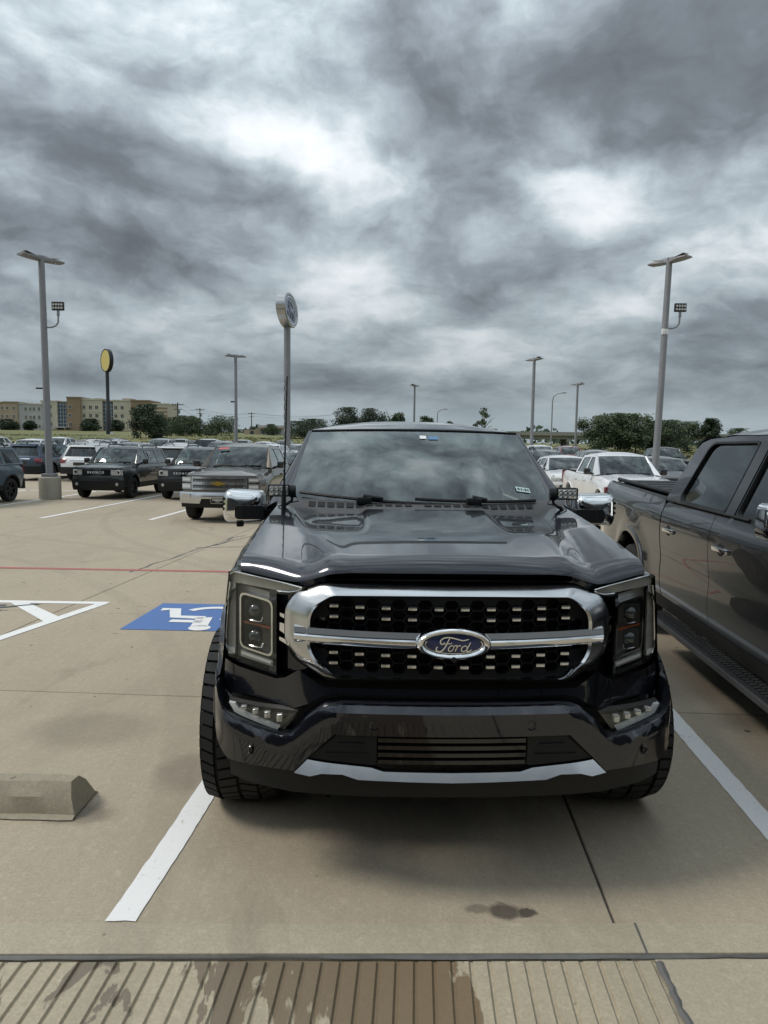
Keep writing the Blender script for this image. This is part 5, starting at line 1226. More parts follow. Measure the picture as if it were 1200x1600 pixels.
for i, (px, D, H, W, lab) in enumerate([(268, 128, 3.6, 4.6, 'low tree right next to the large dark tree'), (287, 132, 4.0, 5.0, 'middle low tree of the group under the utility poles'), (304, 130, 3.6, 4.2, 'thin low tree at the right of the group under the utility poles'), (346, 150, 4.4, 7.2, 'round dome shaped tree left of the slim lamp post'), (330, 152, 2.6, 4.0, 'low tree at the left foot of the dome shaped tree'),
                                        (468, 118, 3.1, 6.0, 'dark tree directly right of the oval pylon pole'), (488, 120, 3.5, 5.6, 'dark tree at the left corner of the navy truck roof'), (425, 190, 3.2, 4, 'small tree before the low grey building'),
                                        (540, 140, 6.2, 6.8, 'left one of the two round trees above the truck roof'), (583, 140, 6.0, 7.0, 'right one of the two round trees above the truck roof'), (620, 145, 6.4, 3.6, 'small pale tree peeking over the truck roof'), (661, 150, 6.2, 3.2, 'tiny tree top beside the slim lamp post over the roof'), (699, 170, 5.9, 3, 'barely visible tree top over the roof right of the street light')]):
    x = (px-600)/1109*D; tree(lab, x, D, H, W, 40+i, 'leaf' if i not in (5, 6, 8, 9) else 'leafdark', .2, dens=1.0, lowcrown=.12)
tree('young sparse tree with upright twigs above the windscreen', 12.55, 90, 5.2, 3.6, 60, 'leaf', .25, sparse=True, dens=1.0)
for i, (px, H, W, D, lab) in enumerate([(935, 3.7, 4.6, 74, 'first tree of the row right of the overpass'), (962, 4.1, 4.4, 78, 'second tree of the row, next to the first'), (990, 4.0, 4.2, 73, 'third and tallest looking tree of the row'), (1013, 3.5, 3.2, 79, 'tree just left of the right lamp post'), (1043, 3.6, 3.6, 76, 'tree just right of the right lamp post'), (1070, 3.6, 4.0, 80, 'broad tree near the end of the row'), (1103, 3.8, 2.4, 74, 'narrow pointed tree at the end of the row'), (1150, 3.0, 3.4, 84, 'tree half hidden behind the grey truck roof')]):
    tree(lab, (px-600)/1109*D, D, H+ (0.2 if i < 3 else 0), W, 80+i, 'leaf' if i != 6 else 'leafdark', .24, dens=1.25, lowcrown=.16, group='row of trees on the right')
# far wooded horizon
random.seed(77); fb = MB()
for k in range(2600):
    x = random.uniform(-420, 420); y = random.uniform(460, 520)+abs(x)*.1; hmax = 5+3*math.sin(x*.021)+2.5*math.sin(x*.067+1)+2*math.sin(x*.19)
    z = zterrain(x, y)+random.uniform(-1, max(1.5, hmax)); s = random.uniform(1.2, 3.0); u = Vector((random.gauss(0, 1), random.gauss(0, .5), random.gauss(0, 1))).normalized(); v = u.orthogonal().normalized(); p = Vector((x, y, z)); b = len(fb.v)
    fb.v += [tuple(p+u*s), tuple(p+v*s*.8), tuple(p-u*s), tuple(p-v*s*.8)]; fb.f.append((b, b+1, b+2, b+3))
tag(fb.build('distant_woods', M['leafdark'], None, 0, False), 'low far-off band of woods along the horizon', 'woods', kind='stuff')

# ------------------------------------------------------------------ the showroom behind the photographer (seen only in reflections)
dl = thing('showroom', 'car showroom with dark glass front behind the photographer', 'building', (0, -5.2, 0))
def db(n, m, *a, p=None): return MB().box(*a).build(n, m, p or dl, 0)
acm = wallmat('panel_grey', (.30, .31, .33)); dkp = wallmat('panel_dark', (.06, .062, .066))
db('wall', dkp, -20, 20, -.6, 0, 0, .5); db('fascia', acm, -20, 20, -.6, .12, 3.6, 4.6); db('back_wall', dkp, -20, 20, -9, -8.8, 0, 4.5); db('roof', dkp, -20, 20, -9, 0, 4.6, 4.8); db('inner_floor', acm, -20, 20, -8.8, -.1, .0, .03)
for k in range(16):
    x = -20+2.5*k; f = db('glazing_frame', M['blackpole'], x, x+.09, -.12, .06, .5, 3.6); db('pane', WM['dkglass'], x+.09, x+2.5, -.06, -.03, .5, 3.6, p=f)
# ------------------------------------------------------------------ the other cars on the lot
def car_model(sp, paintm, front, name='car', roofm=None):
    """one parked vehicle, nose at y=0 pointing to -y; returns its root (an Empty)"""
    root = bpy.data.objects.new(name, None); COL.objects.link(root); root.empty_display_size = .3
    P = lambda mb, nm, m, parent=None, sm=35: mb.build(nm, m, parent or root, sm)
    L, hw, sill = sp['L'], sp['hw'], sp['sill']; zt = sp['zt']; wy1, wy2, wr = sp['wheels']; belt, ztop = sp['belt'], sp['roofz']; wt = sp['wt']
    yc, zc = sp['cowl']; yt, zw = sp['wstop']; pick = sp.get('pickup'); bow = sp.get('bow', .22)
    ar = wr+.075; wl = [(wy1, wr, ar), (wy2, wr, ar)]
    zbody = max(z for _, z in zt)
    def W(y, z):
        x = hw*lerp([(.25, .93), (.45, .965), (.62, .985), (.85, 1.0), (1.0, .995), (belt, .965), (belt+.2, .93)], z)
        d = lerp(zt, y)-z; x -= (.09 if y < yc else .03)*max(0, 1-d/.16)**2
        if y < .7: x -= .10*((.7-y)/.7)**2
        if y > L-.7: x -= .07*((y-L+.7)/.7)**2
        for w_ in (wy1, wy2): x += .016*(1-sstep(ar, ar+.18, math.hypot(y-w_, z-wr)))
        return x
    gx = lambda z: hw*.955+(wt-hw*.955)*(z-belt)/(sp['railz']-belt)
    pf = lambda x: bow*(abs(x)/hw)**2.4
    F = lambda x, z, d=0.0: (x, pf(x)+lerp(sp['fprof'], z)+d, z)
    y0 = bow*.86
    brk = [y0, sp['doors'][0]]+list(sp['doors'][1:])+[L-.10]
    names = ['front_fender']+['front_door', 'rear_door'][:len(sp['doors'])-1]+['rear_quarter' if not pick else 'bed_side']
    for s in (-1, 1):
        for nm, a, b in zip(names, brk, brk[1:]):
            p = P(MB().sheet(side_panel(a+.005, b-.005, sill, wl, zt), [], lambda y, z, s=s: (s*W(y, z), y, z), .13), nm, paintm)
            if 'door' in nm: P(MB().rbox(min(s*(hw-.01), s*(hw+.025)), max(s*(hw-.01), s*(hw+.025)), b-.30, b-.10, belt-.17, belt-.135, .008), 'door_handle', paintm, p)
        for w_ in (wy1, wy2): arch_lip(root, W, s, w_, wr, ar, sill, 'wheel_arch_lip', M['plastic'] if sp.get('clad', True) else paintm, .045, .02)
        if sp.get('clad', True): P(MB().sheet([(wy1+ar, sill-.05), (wy2-ar, sill-.05), (wy2-ar, sill+.10), (wy1+ar, sill+.10)], [], lambda y, z, s=s: (s*(W(y, z)+.012), y, z), .3), 'sill_cladding', M['plastic'])
        gp = sp['gp']; wins = [roundpoly(w, .03, 2) for w in sp['wins']]
        P(MB().sheet(gp, wins, lambda y, z, s=s: (s*gx(z), y, z), .14), 'cabin_side', roofm if (roofm and False) else paintm)
        for w in wins: P(MB().sheet(w, [], lambda y, z, s=s: (s*(gx(z)-.012), y, z), .3), 'side_window', M['bgwind'] if w[0][0] < yt+.9 else M['side'])
        def pil(u, v, s=s):
            a = Vector((s*sp['wb'], yc+sp['wsb']*.9, zc+.02)).lerp(Vector((s*(wt-.02), yt+.08, zw-.012)), v); q0, q1 = gp[0], gp[-1]
            b = Vector((s*gx(q0[1]), q0[0], q0[1])).lerp(Vector((s*gx(q1[1]), q1[0], q1[1])), v); q = a.lerp(b, u); q.z += .012*math.sin(math.pi*u); return q
        P(MB().grid(pil, 3, 6), 'windscreen_pillar', paintm)
        mr = P(MB().rbox(min(s*(hw+.02), s*(hw+.20)), max(s*(hw+.02), s*(hw+.20)), yc+.32, yc+.46, belt+.02, belt+.20, .045), 'mirror', M['black'] if sp.get('blackmirror', True) else paintm)
        P(MB().tube([(s*(hw-.06), yc+.42, belt+.04), (s*(hw+.06), yc+.40, belt+.07)], .03, 6), 'mirror_arm', M['plastic'], mr)
    # hood
    yf = lambda x: pf(x)+lerp(sp['fprof'], sp['nose'])
    def hood(u, v):
        e = 2*u-1; 
        y = yf(e*hw*.9)+(yc+.04-.0-yf(e*hw*.9)+sp['wsb']*.8*abs(e)**2)*v; x = e*(W(max(y, y0), lerp(zt, max(y, y0)))-.004)
        z = lerp(zt, max(y, y0)) if y > y0 else sp['nose']
        ze = sp['nose']+(lerp(zt, yc)-sp['nose'])*min(1, max(0, v))**.75
        z = max(z, ze) if v > .2 else ze
        crown = .045*(1-abs(e)**2.5)*math.sin(min(1, v*3)*math.pi/2)+(.02*(1-sstep(.45, .6, abs(e))) if v > .15 else 0)*min(1, v*2)
        return (x, y, z+crown-.001)
    P(MB().grid(hood, 24, 14), 'hood', paintm)
    # windscreen
    def ws(u, v):
        e = abs(2*u-1); x = 2*u-1
        b = Vector((x*sp['wb'], yc+sp['wsb']*e**2, zc+.02*e*e)); t = Vector((x*(wt-.02), yt+.08*e**2, zw-.012*e*e)); q = b.lerp(t, v); q.z += .03*math.sin(math.pi*v); return q
    P(MB().grid(ws, 14, 8), 'windscreen', M['bgwind'])
    P(MB().grid(lambda u, v: (ws(.03+.94*u, 0).x, yc-.06+sp['wsb']*(2*u-1)**2+.10*v, zc+.005+.02*v), 10, 1), 'cowl', M['plastic'])
    wpr = MB()
    for (a, b) in ((.10, .55), (.50, .92)): wpr.tube([ws(a, .03)+Vector((0, -.01, .015)), ws((a+b)/2, .07)+Vector((0, -.012, .02)), ws(b, .05)+Vector((0, -.01, .015))], .012, 5)
    P(wpr, 'wiper', M['plastic'])
    ry = sp['roofend']; rz = sp['rearz']
    def rf(u, v):
        e = 2*u-1; ys = yt+.08*e*e; y = ys+(ry-ys)*v; t = v
        zc_ = zw+(ztop-zw)*math.sin(min(1, t*2.6)*math.pi/2) if t < .385 else ztop+(rz-ztop)*((t-.385)/.615)**2
        ze = min(sp['railz'], zc_-.02); return (e*wt, y, zc_-(zc_-ze)*abs(e)**2.6)
    P(MB().grid(rf, 16, 14), 'roof', roofm or paintm)
    if sp.get('rack'):
        for s in (-1, 1):
            rk = MB(); a, b = yt+.55, ry-.35; rk.tube([(s*(wt-.04), a, sp['railz']), (s*(wt-.05), a+.12, ztop+.045), (s*(wt-.05), b-.12, ztop+.04), (s*(wt-.04), b, sp['railz']-.01)], .020, 6); P(rk, 'roof_rail', M['plastic'])
    if sp.get('fin', True) and not pick: P(MB().loft([[(-.02, ry-.35, rz+.01), (.02, ry-.35, rz+.01), (.015, ry-.20, rz+.01), (-.015, ry-.20, rz+.01)], [(-.006, ry-.24, rz+.075), (.006, ry-.24, rz+.075), (.005, ry-.20, rz+.075), (-.005, ry-.20, rz+.075)]]), 'roof_fin', M['gloss'])
    # rear
    if pick:
        by = sp['cabend']
        P(MB().grid(lambda u, v: ((2*u-1)*(hw*.90-(hw*.90-wt)*v), by-(by-ry)*v, belt+(rz-belt)*v), 6, 4), 'rear_window', M['side'])
        P(MB().grid(lambda u, v: ((2*u-1)*hw*.93, by+.01, sill+(belt-sill)*v), 4, 4), 'cabin_back', paintm)
        zb = lerp(zt, L-.2)
        P(MB().box(-hw*.9, hw*.9, by+.05, L-.1, sill+.18, sill+.22), 'bed_floor', M['under'])
        for s in (-1, 1):
            P(MB().box(min(s*(hw*.83), s*(hw*.93)), max(s*(hw*.83), s*(hw*.93)), by+.03, L-.1, zb-.06, zb+.012), 'bed_rail', M['plastic'])
            P(MB().rbox(min(s*hw*.86, s*hw*.965), max(s*hw*.86, s*hw*.965), L-.13, L-.05, zb-.44, zb-.03, .02), 'tail_lamp', M['tail'])
        P(MB().rbox(-hw*.85, hw*.85, L-.13, L-.06, sill+.14, zb, .02), 'tailgate', paintm)
        P(MB().rbox(-hw*.93, hw*.93, L-.08, L+.05, sill+.0, sill+.17, .03), 'rear_bumper', M['chrome'])
    else:
        pr = lambda x: .14*(abs(x)/hw)**3
        yb0 = sp['tailbelt']
        B = lambda x, z, d=0.0: (x, (L-pr(x)-.10*sstep(belt-.15, belt+.02, z) if z < belt else (L-.10-pr(x)+(ry-L+.10)*((z-belt)/(rz-belt))))+d, z)
        wr_ = lambda z: hw*.955 if z < belt else gx(z)
        tgp = [(-hw*.93, sill+.13), (hw*.93, sill+.13), (hw*.955, belt-.02), (gx(rz-.04)*.99, rz-.02), (-gx(rz-.04)*.99, rz-.02), (-hw*.955, belt-.02)]
        rw = roundpoly([(-hw*.80, belt+.05), (hw*.80, belt+.05), (wt*.88, rz-.10), (-wt*.88, rz-.10)], .05, 3)
        tg = P(MB().sheet(tgp, [rw], B, .12), 'tailgate', paintm)
        P(MB().sheet(rw, [], lambda x, z: B(x, z, -.01), .2), 'rear_window', M['side'])
        P(MB().sheet([(-wt*.9, rz-.10), (wt*.9, rz-.10), (wt*.92, rz-.03), (-wt*.92, rz-.03)], [], lambda x, z: B(x, z, .10), .2, (0, -.22, 0)), 'rear_spoiler', roofm or paintm, tg)
        for s in (-1, 1):
            tl = [(s*hw*.62, belt-.06), (s*hw*.955, belt-.03), (s*hw*.955, belt-.25), (s*hw*.70, belt-.24)]
            P(MB().sheet(tl, [], lambda x, z: B(x, z, .02), .1, (0, -.08, 0)), 'tail_lamp', M['tail'])
        P(MB().sheet([(-hw*.95, sill-.06), (hw*.95, sill-.06), (hw*.95, sill+.26), (-hw*.95, sill+.26)], [], lambda x, z: B(x, z, .05), .15, (0, -.1, 0)), 'rear_bumper', M['plastic'])
        P(MB().sheet([(-.27, sill+.34), (.27, sill+.34), (.27, sill+.48), (-.27, sill+.48)], [], lambda x, z: B(x, z, .012), .2, (0, -.01, 0)), 'plate_recess', M['gloss'], tg)
        P(MB().sheet([(-hw*.45, belt-.10), (hw*.45, belt-.10), (hw*.45, belt-.07), (-hw*.45, belt-.07)], [], lambda x, z: B(x, z, .02), .2, (0, -.02, 0)), 'tailgate_trim', M['chrome'], tg)
        P(MB().tube([(-.0, L-.04, rz-.2+.0), (.22, L-.10, belt+.12)], .01, 4), 'rear_wiper', M['plastic'], tg) if False else None
    # front face
    nz, bb_ = sp['nose'], sill-.12
    xe = lambda z: W(y0, min(z, nz))
    fo = [(-xe(sill), bb_), (xe(sill), bb_), (xe(.7), .7), (xe(nz), nz), (-xe(nz), nz), (-xe(.7), .7)]
    P(MB().sheet(fo, [], F, .12), 'front_panel', paintm)
    FS = lambda pts, d=-.012, th=.03: MB().sheet(pts, [], lambda x, z: F(x, z, d), .12, (0, th, 0))
    rc = lambda x0, x1, z0, z1: [(x0, z0), (x1, z0), (x1, z1), (x0, z1)]
    if front == 'boxy':      # full-width dark band with round lamps and letters
        zb0, zb1 = nz-.26, nz-.06
        gr = P(FS(rc(-hw*.88, hw*.88, zb0, zb1)), 'grille', M['gloss'])
        for k in range(4): P(FS(rc(-hw*.5, hw*.5, zb0+.02+k*.045, zb0+.028+k*.045), -.02), 'grille_bar', M['plastic'], gr)
        lm = text_mesh('BRONCO', .098, M['paper'], 'grille_lettering', .008, 1.55)
        mo(lm, 'grille_lettering', gr, (0, lerp(sp['fprof'], nz-.15)-.03, (zb0+zb1)/2), (math.pi/2, 0, 0))
        for s in (-1, 1):
            hl = P(FS(rc(min(s*hw*.52, s*hw*.9), max(s*hw*.52, s*hw*.9), zb0+.015, zb1-.01), -.02), 'headlight', M['lampgrey'])
            cx = s*hw*.76; cy = F(cx, nz-.16)[1]-.03; Mx = Matrix.Translation((cx, cy, (zb0+zb1)/2)) @ Matrix.Rotation(-math.pi/2-.25*s, 4, 'Z')
            P(MB().lathe([(.0, .055), (.012, .065), (.012, .080), (.0, .088)], 20, Mx), 'lamp_ring', M['guide'], hl); P(MB().lathe([(.004, .0001), (.0, .055)], 16, Mx), 'lamp_bowl', M['projector'], hl)
            P(FS(rc(min(s*hw*.52, s*hw*.66), max(s*hw*.52, s*hw*.66), (zb0+zb1)/2-.01, (zb0+zb1)/2+.01), -.026), 'lamp_bar', M['guide'], hl)
            P(MB().lathe([(.0, .0001), (.006, .045), (0, .05)], 14, Matrix.Translation((s*hw*.72, F(s*hw*.72, .5)[1]-.03, .50)) @ Matrix.Rotation(-math.pi/2, 4, 'Z')), 'fog_light', M['lampclear'])
        P(FS([(-hw*.93, bb_), (hw*.93, bb_), (hw*.95, .62), (hw*.55, .72), (-hw*.55, .72), (-hw*.95, .62)], -.02), 'bumper', M['plastic'])
        P(FS(rc(-hw*.5, hw*.5, .60, .685), -.035), 'lower_intake', M['void'])
    elif front == 'bowtie':   # big double chrome grille, stacked lamps, chrome bumper
        g0, g1 = .80, nz-.05
        gr = P(FS(rc(-hw*.64, hw*.64, g0, g1), -.02), 'grille', M['void'])
        mid = (g0+g1)/2
        for (a, b) in ((g1-.03, g1+.015), (mid-.035, mid+.035), (g0-.015, g0+.03)): P(FS(rc(-hw*.66, hw*.66, a, b), -.05, .05), 'grille_bar', M['satin'], gr)
        for s in (-1, 1): P(FS(rc(min(s*hw*.63, s*hw*.67), max(s*hw*.63, s*hw*.67), g0, g1), -.05, .05), 'grille_bar', M['satin'], gr)
        for (a, b) in ((mid+.035, g1-.03), (g0+.03, mid-.035)):
            ms = MB()
            for r_ in range(3):
                z = a+(b-a)*(r_+.5)/3; pts = [(-hw*.62+hw*1.24*k/36, z+.014*(1 if k % 2 else -1)) for k in range(37)]
                ms.tube([F(x, zz, -.035) for x, zz in pts], .0055, 4)
            P(ms, 'grille_mesh', M['satin'], gr)
        P(MB().sheet([(-.15, mid-.025), (-.06, mid-.025), (-.06, mid-.05), (.06, mid-.05), (.06, mid-.025), (.15, mid-.025), (.17, mid+.025), (.06, mid+.025), (.06, mid+.05), (-.06, mid+.05), (-.06, mid+.025), (-.17, mid+.025)], [], lambda x, z: F(x, z, -.075), .1, (0, .03, 0)), 'bowtie_emblem', M['gold'], gr)
        for s in (-1, 1):
            for (a, b) in ((mid+.03, g1), (g0, mid-.01)):
                hl = P(FS(rc(min(s*hw*.69, s*hw*.93), max(s*hw*.69, s*hw*.93), a, b), -.03, .05), 'headlight', M['lampclear']); P(FS(rc(min(s*hw*.71, s*hw*.91), max(s*hw*.71, s*hw*.91), a+.03, b-.03), -.036), 'lamp_reflector', M['guide'], hl)
            P(FS(rc(min(s*hw*.68, s*hw*.90), max(s*hw*.68, s*hw*.90), .60, .69), -.075, .03), 'fog_light', M['lampclear'])
        P(FS([(-hw*.97, .46), (-hw*.45, .46), (-hw*.40, .58), (hw*.40, .58), (hw*.45, .46), (hw*.97, .46), (hw*.97, .73), (-hw*.97, .73)], -.06, .08), 'bumper', M['satin'])
        P(FS(rc(-hw*.42, hw*.42, .40, .60), -.03), 'lower_intake', M['plastic'])
        P(FS([(-hw*.95, .36), (hw*.95, .36), (hw*.95, .47), (-hw*.95, .47)], -.03), 'lower_lip', M['plastic'])
        pl = P(FS(rc(-.165, .165, .47, .60), -.085, .01), 'front_plate', M['ink'])
        for q in ([-.165, .165, .590, .60], [-.165, .165, .47, .48], [-.165, -.155, .47, .60], [.155, .165, .47, .60]): P(FS(rc(*q), -.092, .006), 'plate_frame', M['steel'], pl)
        P(FS(rc(-.12, .12, .545, .572), -.090, .004), 'plate_lettering', M['guide'], pl); P(FS(rc(-.05, .05, .51, .525), -.090, .004), 'plate_lettering', M['guide'], pl)
    else:
        wide = front == 'truck'
        g0, g1 = (.72 if wide else .62), nz-.07
        gr = P(FS([(-hw*.52, g0), (hw*.52, g0), (hw*.60, (g0+g1)/2), (hw*.56, g1), (-hw*.56, g1), (-hw*.60, (g0+g1)/2)], -.015), 'grille', M['void'])
        for k in range(4): z = g0+(g1-g0)*(k+.5)/4; P(FS(rc(-hw*.54, hw*.54, z-.012, z+.012), -.035), 'grille_bar', M['satin' if front != 'sport' and k == 2 else 'gloss'], gr)
        P(MB().lathe([(0, .0001), (.01, .07), (0, .085)], 20, Matrix.Translation((0, F(0, (g0+g1)/2)[1]-.05, (g0+g1)/2)) @ Matrix.Rotation(-math.pi/2, 4, 'Z') @ Matrix.Diagonal((1, 1, .45, 1))), 'badge', M['emblem'], gr)
        for s in (-1, 1):
            hl = P(FS([(s*hw*.62, nz-.20), (s*hw*.93, nz-.22), (s*hw*.94, nz-.07), (s*hw*.62, nz-.10)], -.02, .05), 'headlight', M['lampgrey']); P(FS([(s*hw*.64, nz-.13), (s*hw*.92, nz-.11), (s*hw*.92, nz-.08), (s*hw*.64, nz-.11)], -.026), 'lamp_strip', M['guide'], hl)
            P(MB().lathe([(.02, .0001), (.012, .03), (0, .042)], 12, Matrix.Translation((s*hw*.78, F(s*hw*.78, nz-.17)[1]-.022, nz-.165)) @ Matrix.Rotation(-math.pi/2, 4, 'Z')), 'projector', M['lampclear'], hl)
            P(FS(rc(min(s*hw*.66, s*hw*.86), max(s*hw*.66, s*hw*.86), .46, .54), -.02), 'fog_light', M['lampclear'])
        P(FS([(-hw*.93, bb_), (hw*.93, bb_), (hw*.94, .44), (hw*.5, .58), (-hw*.5, .58), (-hw*.94, .44)], -.012), 'bumper', M['plastic'])
    # cabin inside, floor
    P(MB().box(-hw*.80, hw*.80, yc+.02, (sp['cabend'] if pick else L-.25)-.1, sill+.05, belt-.16), 'cabin_floor', M['under'])
    P(MB().rbox(-hw*.78, hw*.78, yc+.10, yc+.55, belt-.25, min(zc, belt+.03), .06), 'dashboard', M['dash'])
    for sx in (-.38, .38):
        P(MB().rbox(sx-.22, sx+.22, yc+1.25, yc+1.40, belt-.3, belt+.28, .05), 'seat', M['seat']); P(MB().rbox(sx-.12, sx+.12, yc+1.32, yc+1.42, belt+.29, belt+.45, .03), 'headrest', M['seat'])
    P(MB().box(-hw*.70, hw*.70, .35, L-.3, sill-.12, sill+.1), 'underbody', M['under'])
    P(MB().sheet(side_panel(.35, L-.3, sill, [], [(.35, zt[0][1]-.1), (yc, belt-.06), (L-.3, belt-.06)]), [], lambda y, z: (-hw*.72, y, z), .6), 'inner_liner', M['under']); P(MB().sheet(side_panel(.35, L-.3, sill, [], [(.35, zt[0][1]-.1), (yc, belt-.06), (L-.3, belt-.06)]), [], lambda y, z: (hw*.72, y, z), .6), 'inner_liner', M['under'])
    add_wheels(root, [(s*(hw-.13), y) for s in (-1, 1) for y in (wy1, wy2)], wr, sp.get('tw', .235), wr*.66, sp.get('rimm', M['rim']), False, sp.get('spokes', 6))
    return root
BOXY = dict(L=4.40, hw=.93, sill=.42, belt=1.12, roofz=1.735, railz=1.675, wt=.665, wb=.74, wsb=.20, bow=.20, nose=1.045, cowl=(1.20, 1.135), wstop=(1.78, 1.655), roofend=4.08, rearz=1.70, tailbelt=4.35, wheels=(.86, 3.53, .365), doors=(1.28, 2.30, 3.22), rack=True, rimm=M['rimdark'],
            zt=[(.15, 1.045), (.4, 1.075), (1.2, 1.12), (4.3, 1.12)], fprof=[(.25, .06), (.42, .0), (.62, -.02), (.74, .015), (1.0, .03), (1.05, .055)],
            gp=[(1.25, 1.13), (4.27, 1.13), (4.10, 1.62), (4.0, 1.66), (3.0, 1.685), (2.0, 1.675), (1.80, 1.645)],
            wins=[[(1.52, 1.16), (2.26, 1.16), (2.26, 1.60), (1.88, 1.60)], [(2.36, 1.16), (3.18, 1.16), (3.18, 1.60), (2.36, 1.60)], [(3.34, 1.18), (4.12, 1.18), (3.98, 1.58), (3.34, 1.60)]])
SUV = dict(L=5.03, hw=.985, sill=.40, belt=1.09, roofz=1.765, railz=1.68, wt=.665, wb=.76, wsb=.24, bow=.26, nose=.98, cowl=(1.40, 1.10), wstop=(2.15, 1.655), roofend=4.62, rearz=1.69, tailbelt=4.95, wheels=(.95, 3.97, .375), doors=(1.52, 2.62, 3.62), rack=True,
           zt=[(.15, .98), (.5, 1.01), (1.4, 1.085), (4.9, 1.09)], fprof=[(.25, .08), (.42, .0), (.60, .0), (.9, .03), (.99, .09)],
           gp=[(1.50, 1.10), (4.90, 1.10), (4.62, 1.60), (4.45, 1.655), (3.4, 1.69), (2.5, 1.685), (2.18, 1.64)],
           wins=[[(1.86, 1.13), (2.56, 1.13), (2.56, 1.61), (2.28, 1.60)], [(2.66, 1.13), (3.56, 1.13), (3.56, 1.61), (2.66, 1.62)], [(3.68, 1.14), (4.60, 1.17), (4.42, 1.56), (3.68, 1.60)]])
CROSS = dict(SUV, L=4.60, hw=.93, roofz=1.60, railz=1.52, belt=1.02, nose=.90, cowl=(1.25, 1.03), wstop=(2.0, 1.50), roofend=4.05, rearz=1.50, tailbelt=4.5, wheels=(.92, 3.62, .345), doors=(1.40, 2.42, 3.35), rack=False, blackmirror=False, clad=False,
             zt=[(.15, .90), (.5, .94), (1.25, 1.015), (4.5, 1.02)], fprof=[(.25, .10), (.42, .0), (.60, .0), (.8, .04), (.91, .14)],
             gp=[(1.36, 1.03), (4.48, 1.03), (4.10, 1.42), (3.95, 1.47), (3.0, 1.525), (2.4, 1.525), (2.06, 1.49)],
             wins=[[(1.72, 1.06), (2.36, 1.06), (2.36, 1.46), (2.16, 1.45)], [(2.46, 1.06), (3.30, 1.06), (3.30, 1.45), (2.46, 1.47)], [(3.40, 1.07), (4.10, 1.10), (3.92, 1.38), (3.40, 1.44)]])
TRUCK = dict(L=5.85, hw=1.0, sill=.50, belt=1.24, roofz=1.90, railz=1.82, wt=.70, wb=.78, wsb=.22, bow=.20, nose=1.13, cowl=(1.48, 1.26), wstop=(2.18, 1.80), roofend=3.68, rearz=1.82, cabend=3.88, wheels=(.93, 4.60, .40), doors=(1.70, 2.82, 3.88), pickup=True, tw=.27, clad=False,
             zt=[(.15, 1.13), (.5, 1.16), (1.5, 1.235), (3.9, 1.24), (5.8, 1.30)], fprof=[(.25, .08), (.45, .0), (.70, -.03), (.75, .03), (1.1, .05), (1.14, .09)],
             gp=[(1.60, 1.25), (3.86, 1.25), (3.78, 1.70), (3.66, 1.785), (3.0, 1.825), (2.5, 1.82), (2.22, 1.785)],
             wins=[[(1.98, 1.29), (2.74, 1.29), (2.74, 1.755), (2.38, 1.745)], [(2.88, 1.29), (3.70, 1.29), (3.60, 1.72), (2.88, 1.755)]])
MID = dict(TRUCK, L=5.35, hw=.93, belt=1.16, roofz=1.80, railz=1.72, wt=.655, wb=.73, nose=1.06, cowl=(1.35, 1.17), wstop=(2.02, 1.69), roofend=3.42, rearz=1.72, cabend=3.60, wheels=(.90, 4.17, .385), doors=(1.56, 2.62, 3.60),
           zt=[(.15, 1.06), (.5, 1.09), (1.35, 1.155), (3.6, 1.16), (5.3, 1.22)], fprof=[(.25, .08), (.45, .0), (.68, -.02), (.75, .03), (1.0, .05), (1.07, .09)],
           gp=[(1.46, 1.17), (3.58, 1.17), (3.50, 1.60), (3.40, 1.685), (2.8, 1.725), (2.35, 1.72), (2.06, 1.68)],
           wins=[[(1.82, 1.21), (2.55, 1.21), (2.55, 1.655), (2.22, 1.645)], [(2.67, 1.21), (3.42, 1.21), (3.33, 1.62), (2.67, 1.655)]])
MODELS = {'boxy': car_model(BOXY, M['shadow'], 'boxy', 'suv'), 'suv': car_model(SUV, M['white'], 'suv', 'suv'), 'cross': car_model(CROSS, M['white'], 'sport', 'car'), 'truck': car_model(TRUCK, M['white'], 'truck', 'pickup_truck'), 'mid': car_model(MID, M['white'], 'truck', 'pickup_truck'), 'bowtie': car_model(TRUCK, M['pewter'], 'bowtie', 'pickup_truck')}
BASEM = {'boxy': M['shadow'], 'bowtie': M['pewter']}
USED = set()
def park(kind, colour, x, y, rz, label, group, cat=None):
    """nose position x,y ; rz turns the car (0 = facing the camera)"""
    src = MODELS[kind]
    o = src if kind not in USED else copy_tree(src)
    USED.add(kind)
    o.location = (x, y, zg(x, y)+.002); o.rotation_euler = (0, 0, rz)
    bm = BASEM.get(kind, M['white'])
    new = M[colour]
    for ch in o.children_recursive:
        for s in ch.material_slots:
            if s.link == 'DATA' and s.material == bm and new != bm: s.link = 'OBJECT'; s.material = new
            elif s.link == 'OBJECT' and s.material != new: s.material = new
    for k in list(o.keys()): del o[k]
    o['label'] = label; o['category'] = cat or ('pickup truck' if kind in ('truck', 'mid', 'bowtie') else 'car' if kind == 'cross' else 'suv'); o['group'] = group
    return o
FACE, AWAY = R(-3.0), R(177.0)
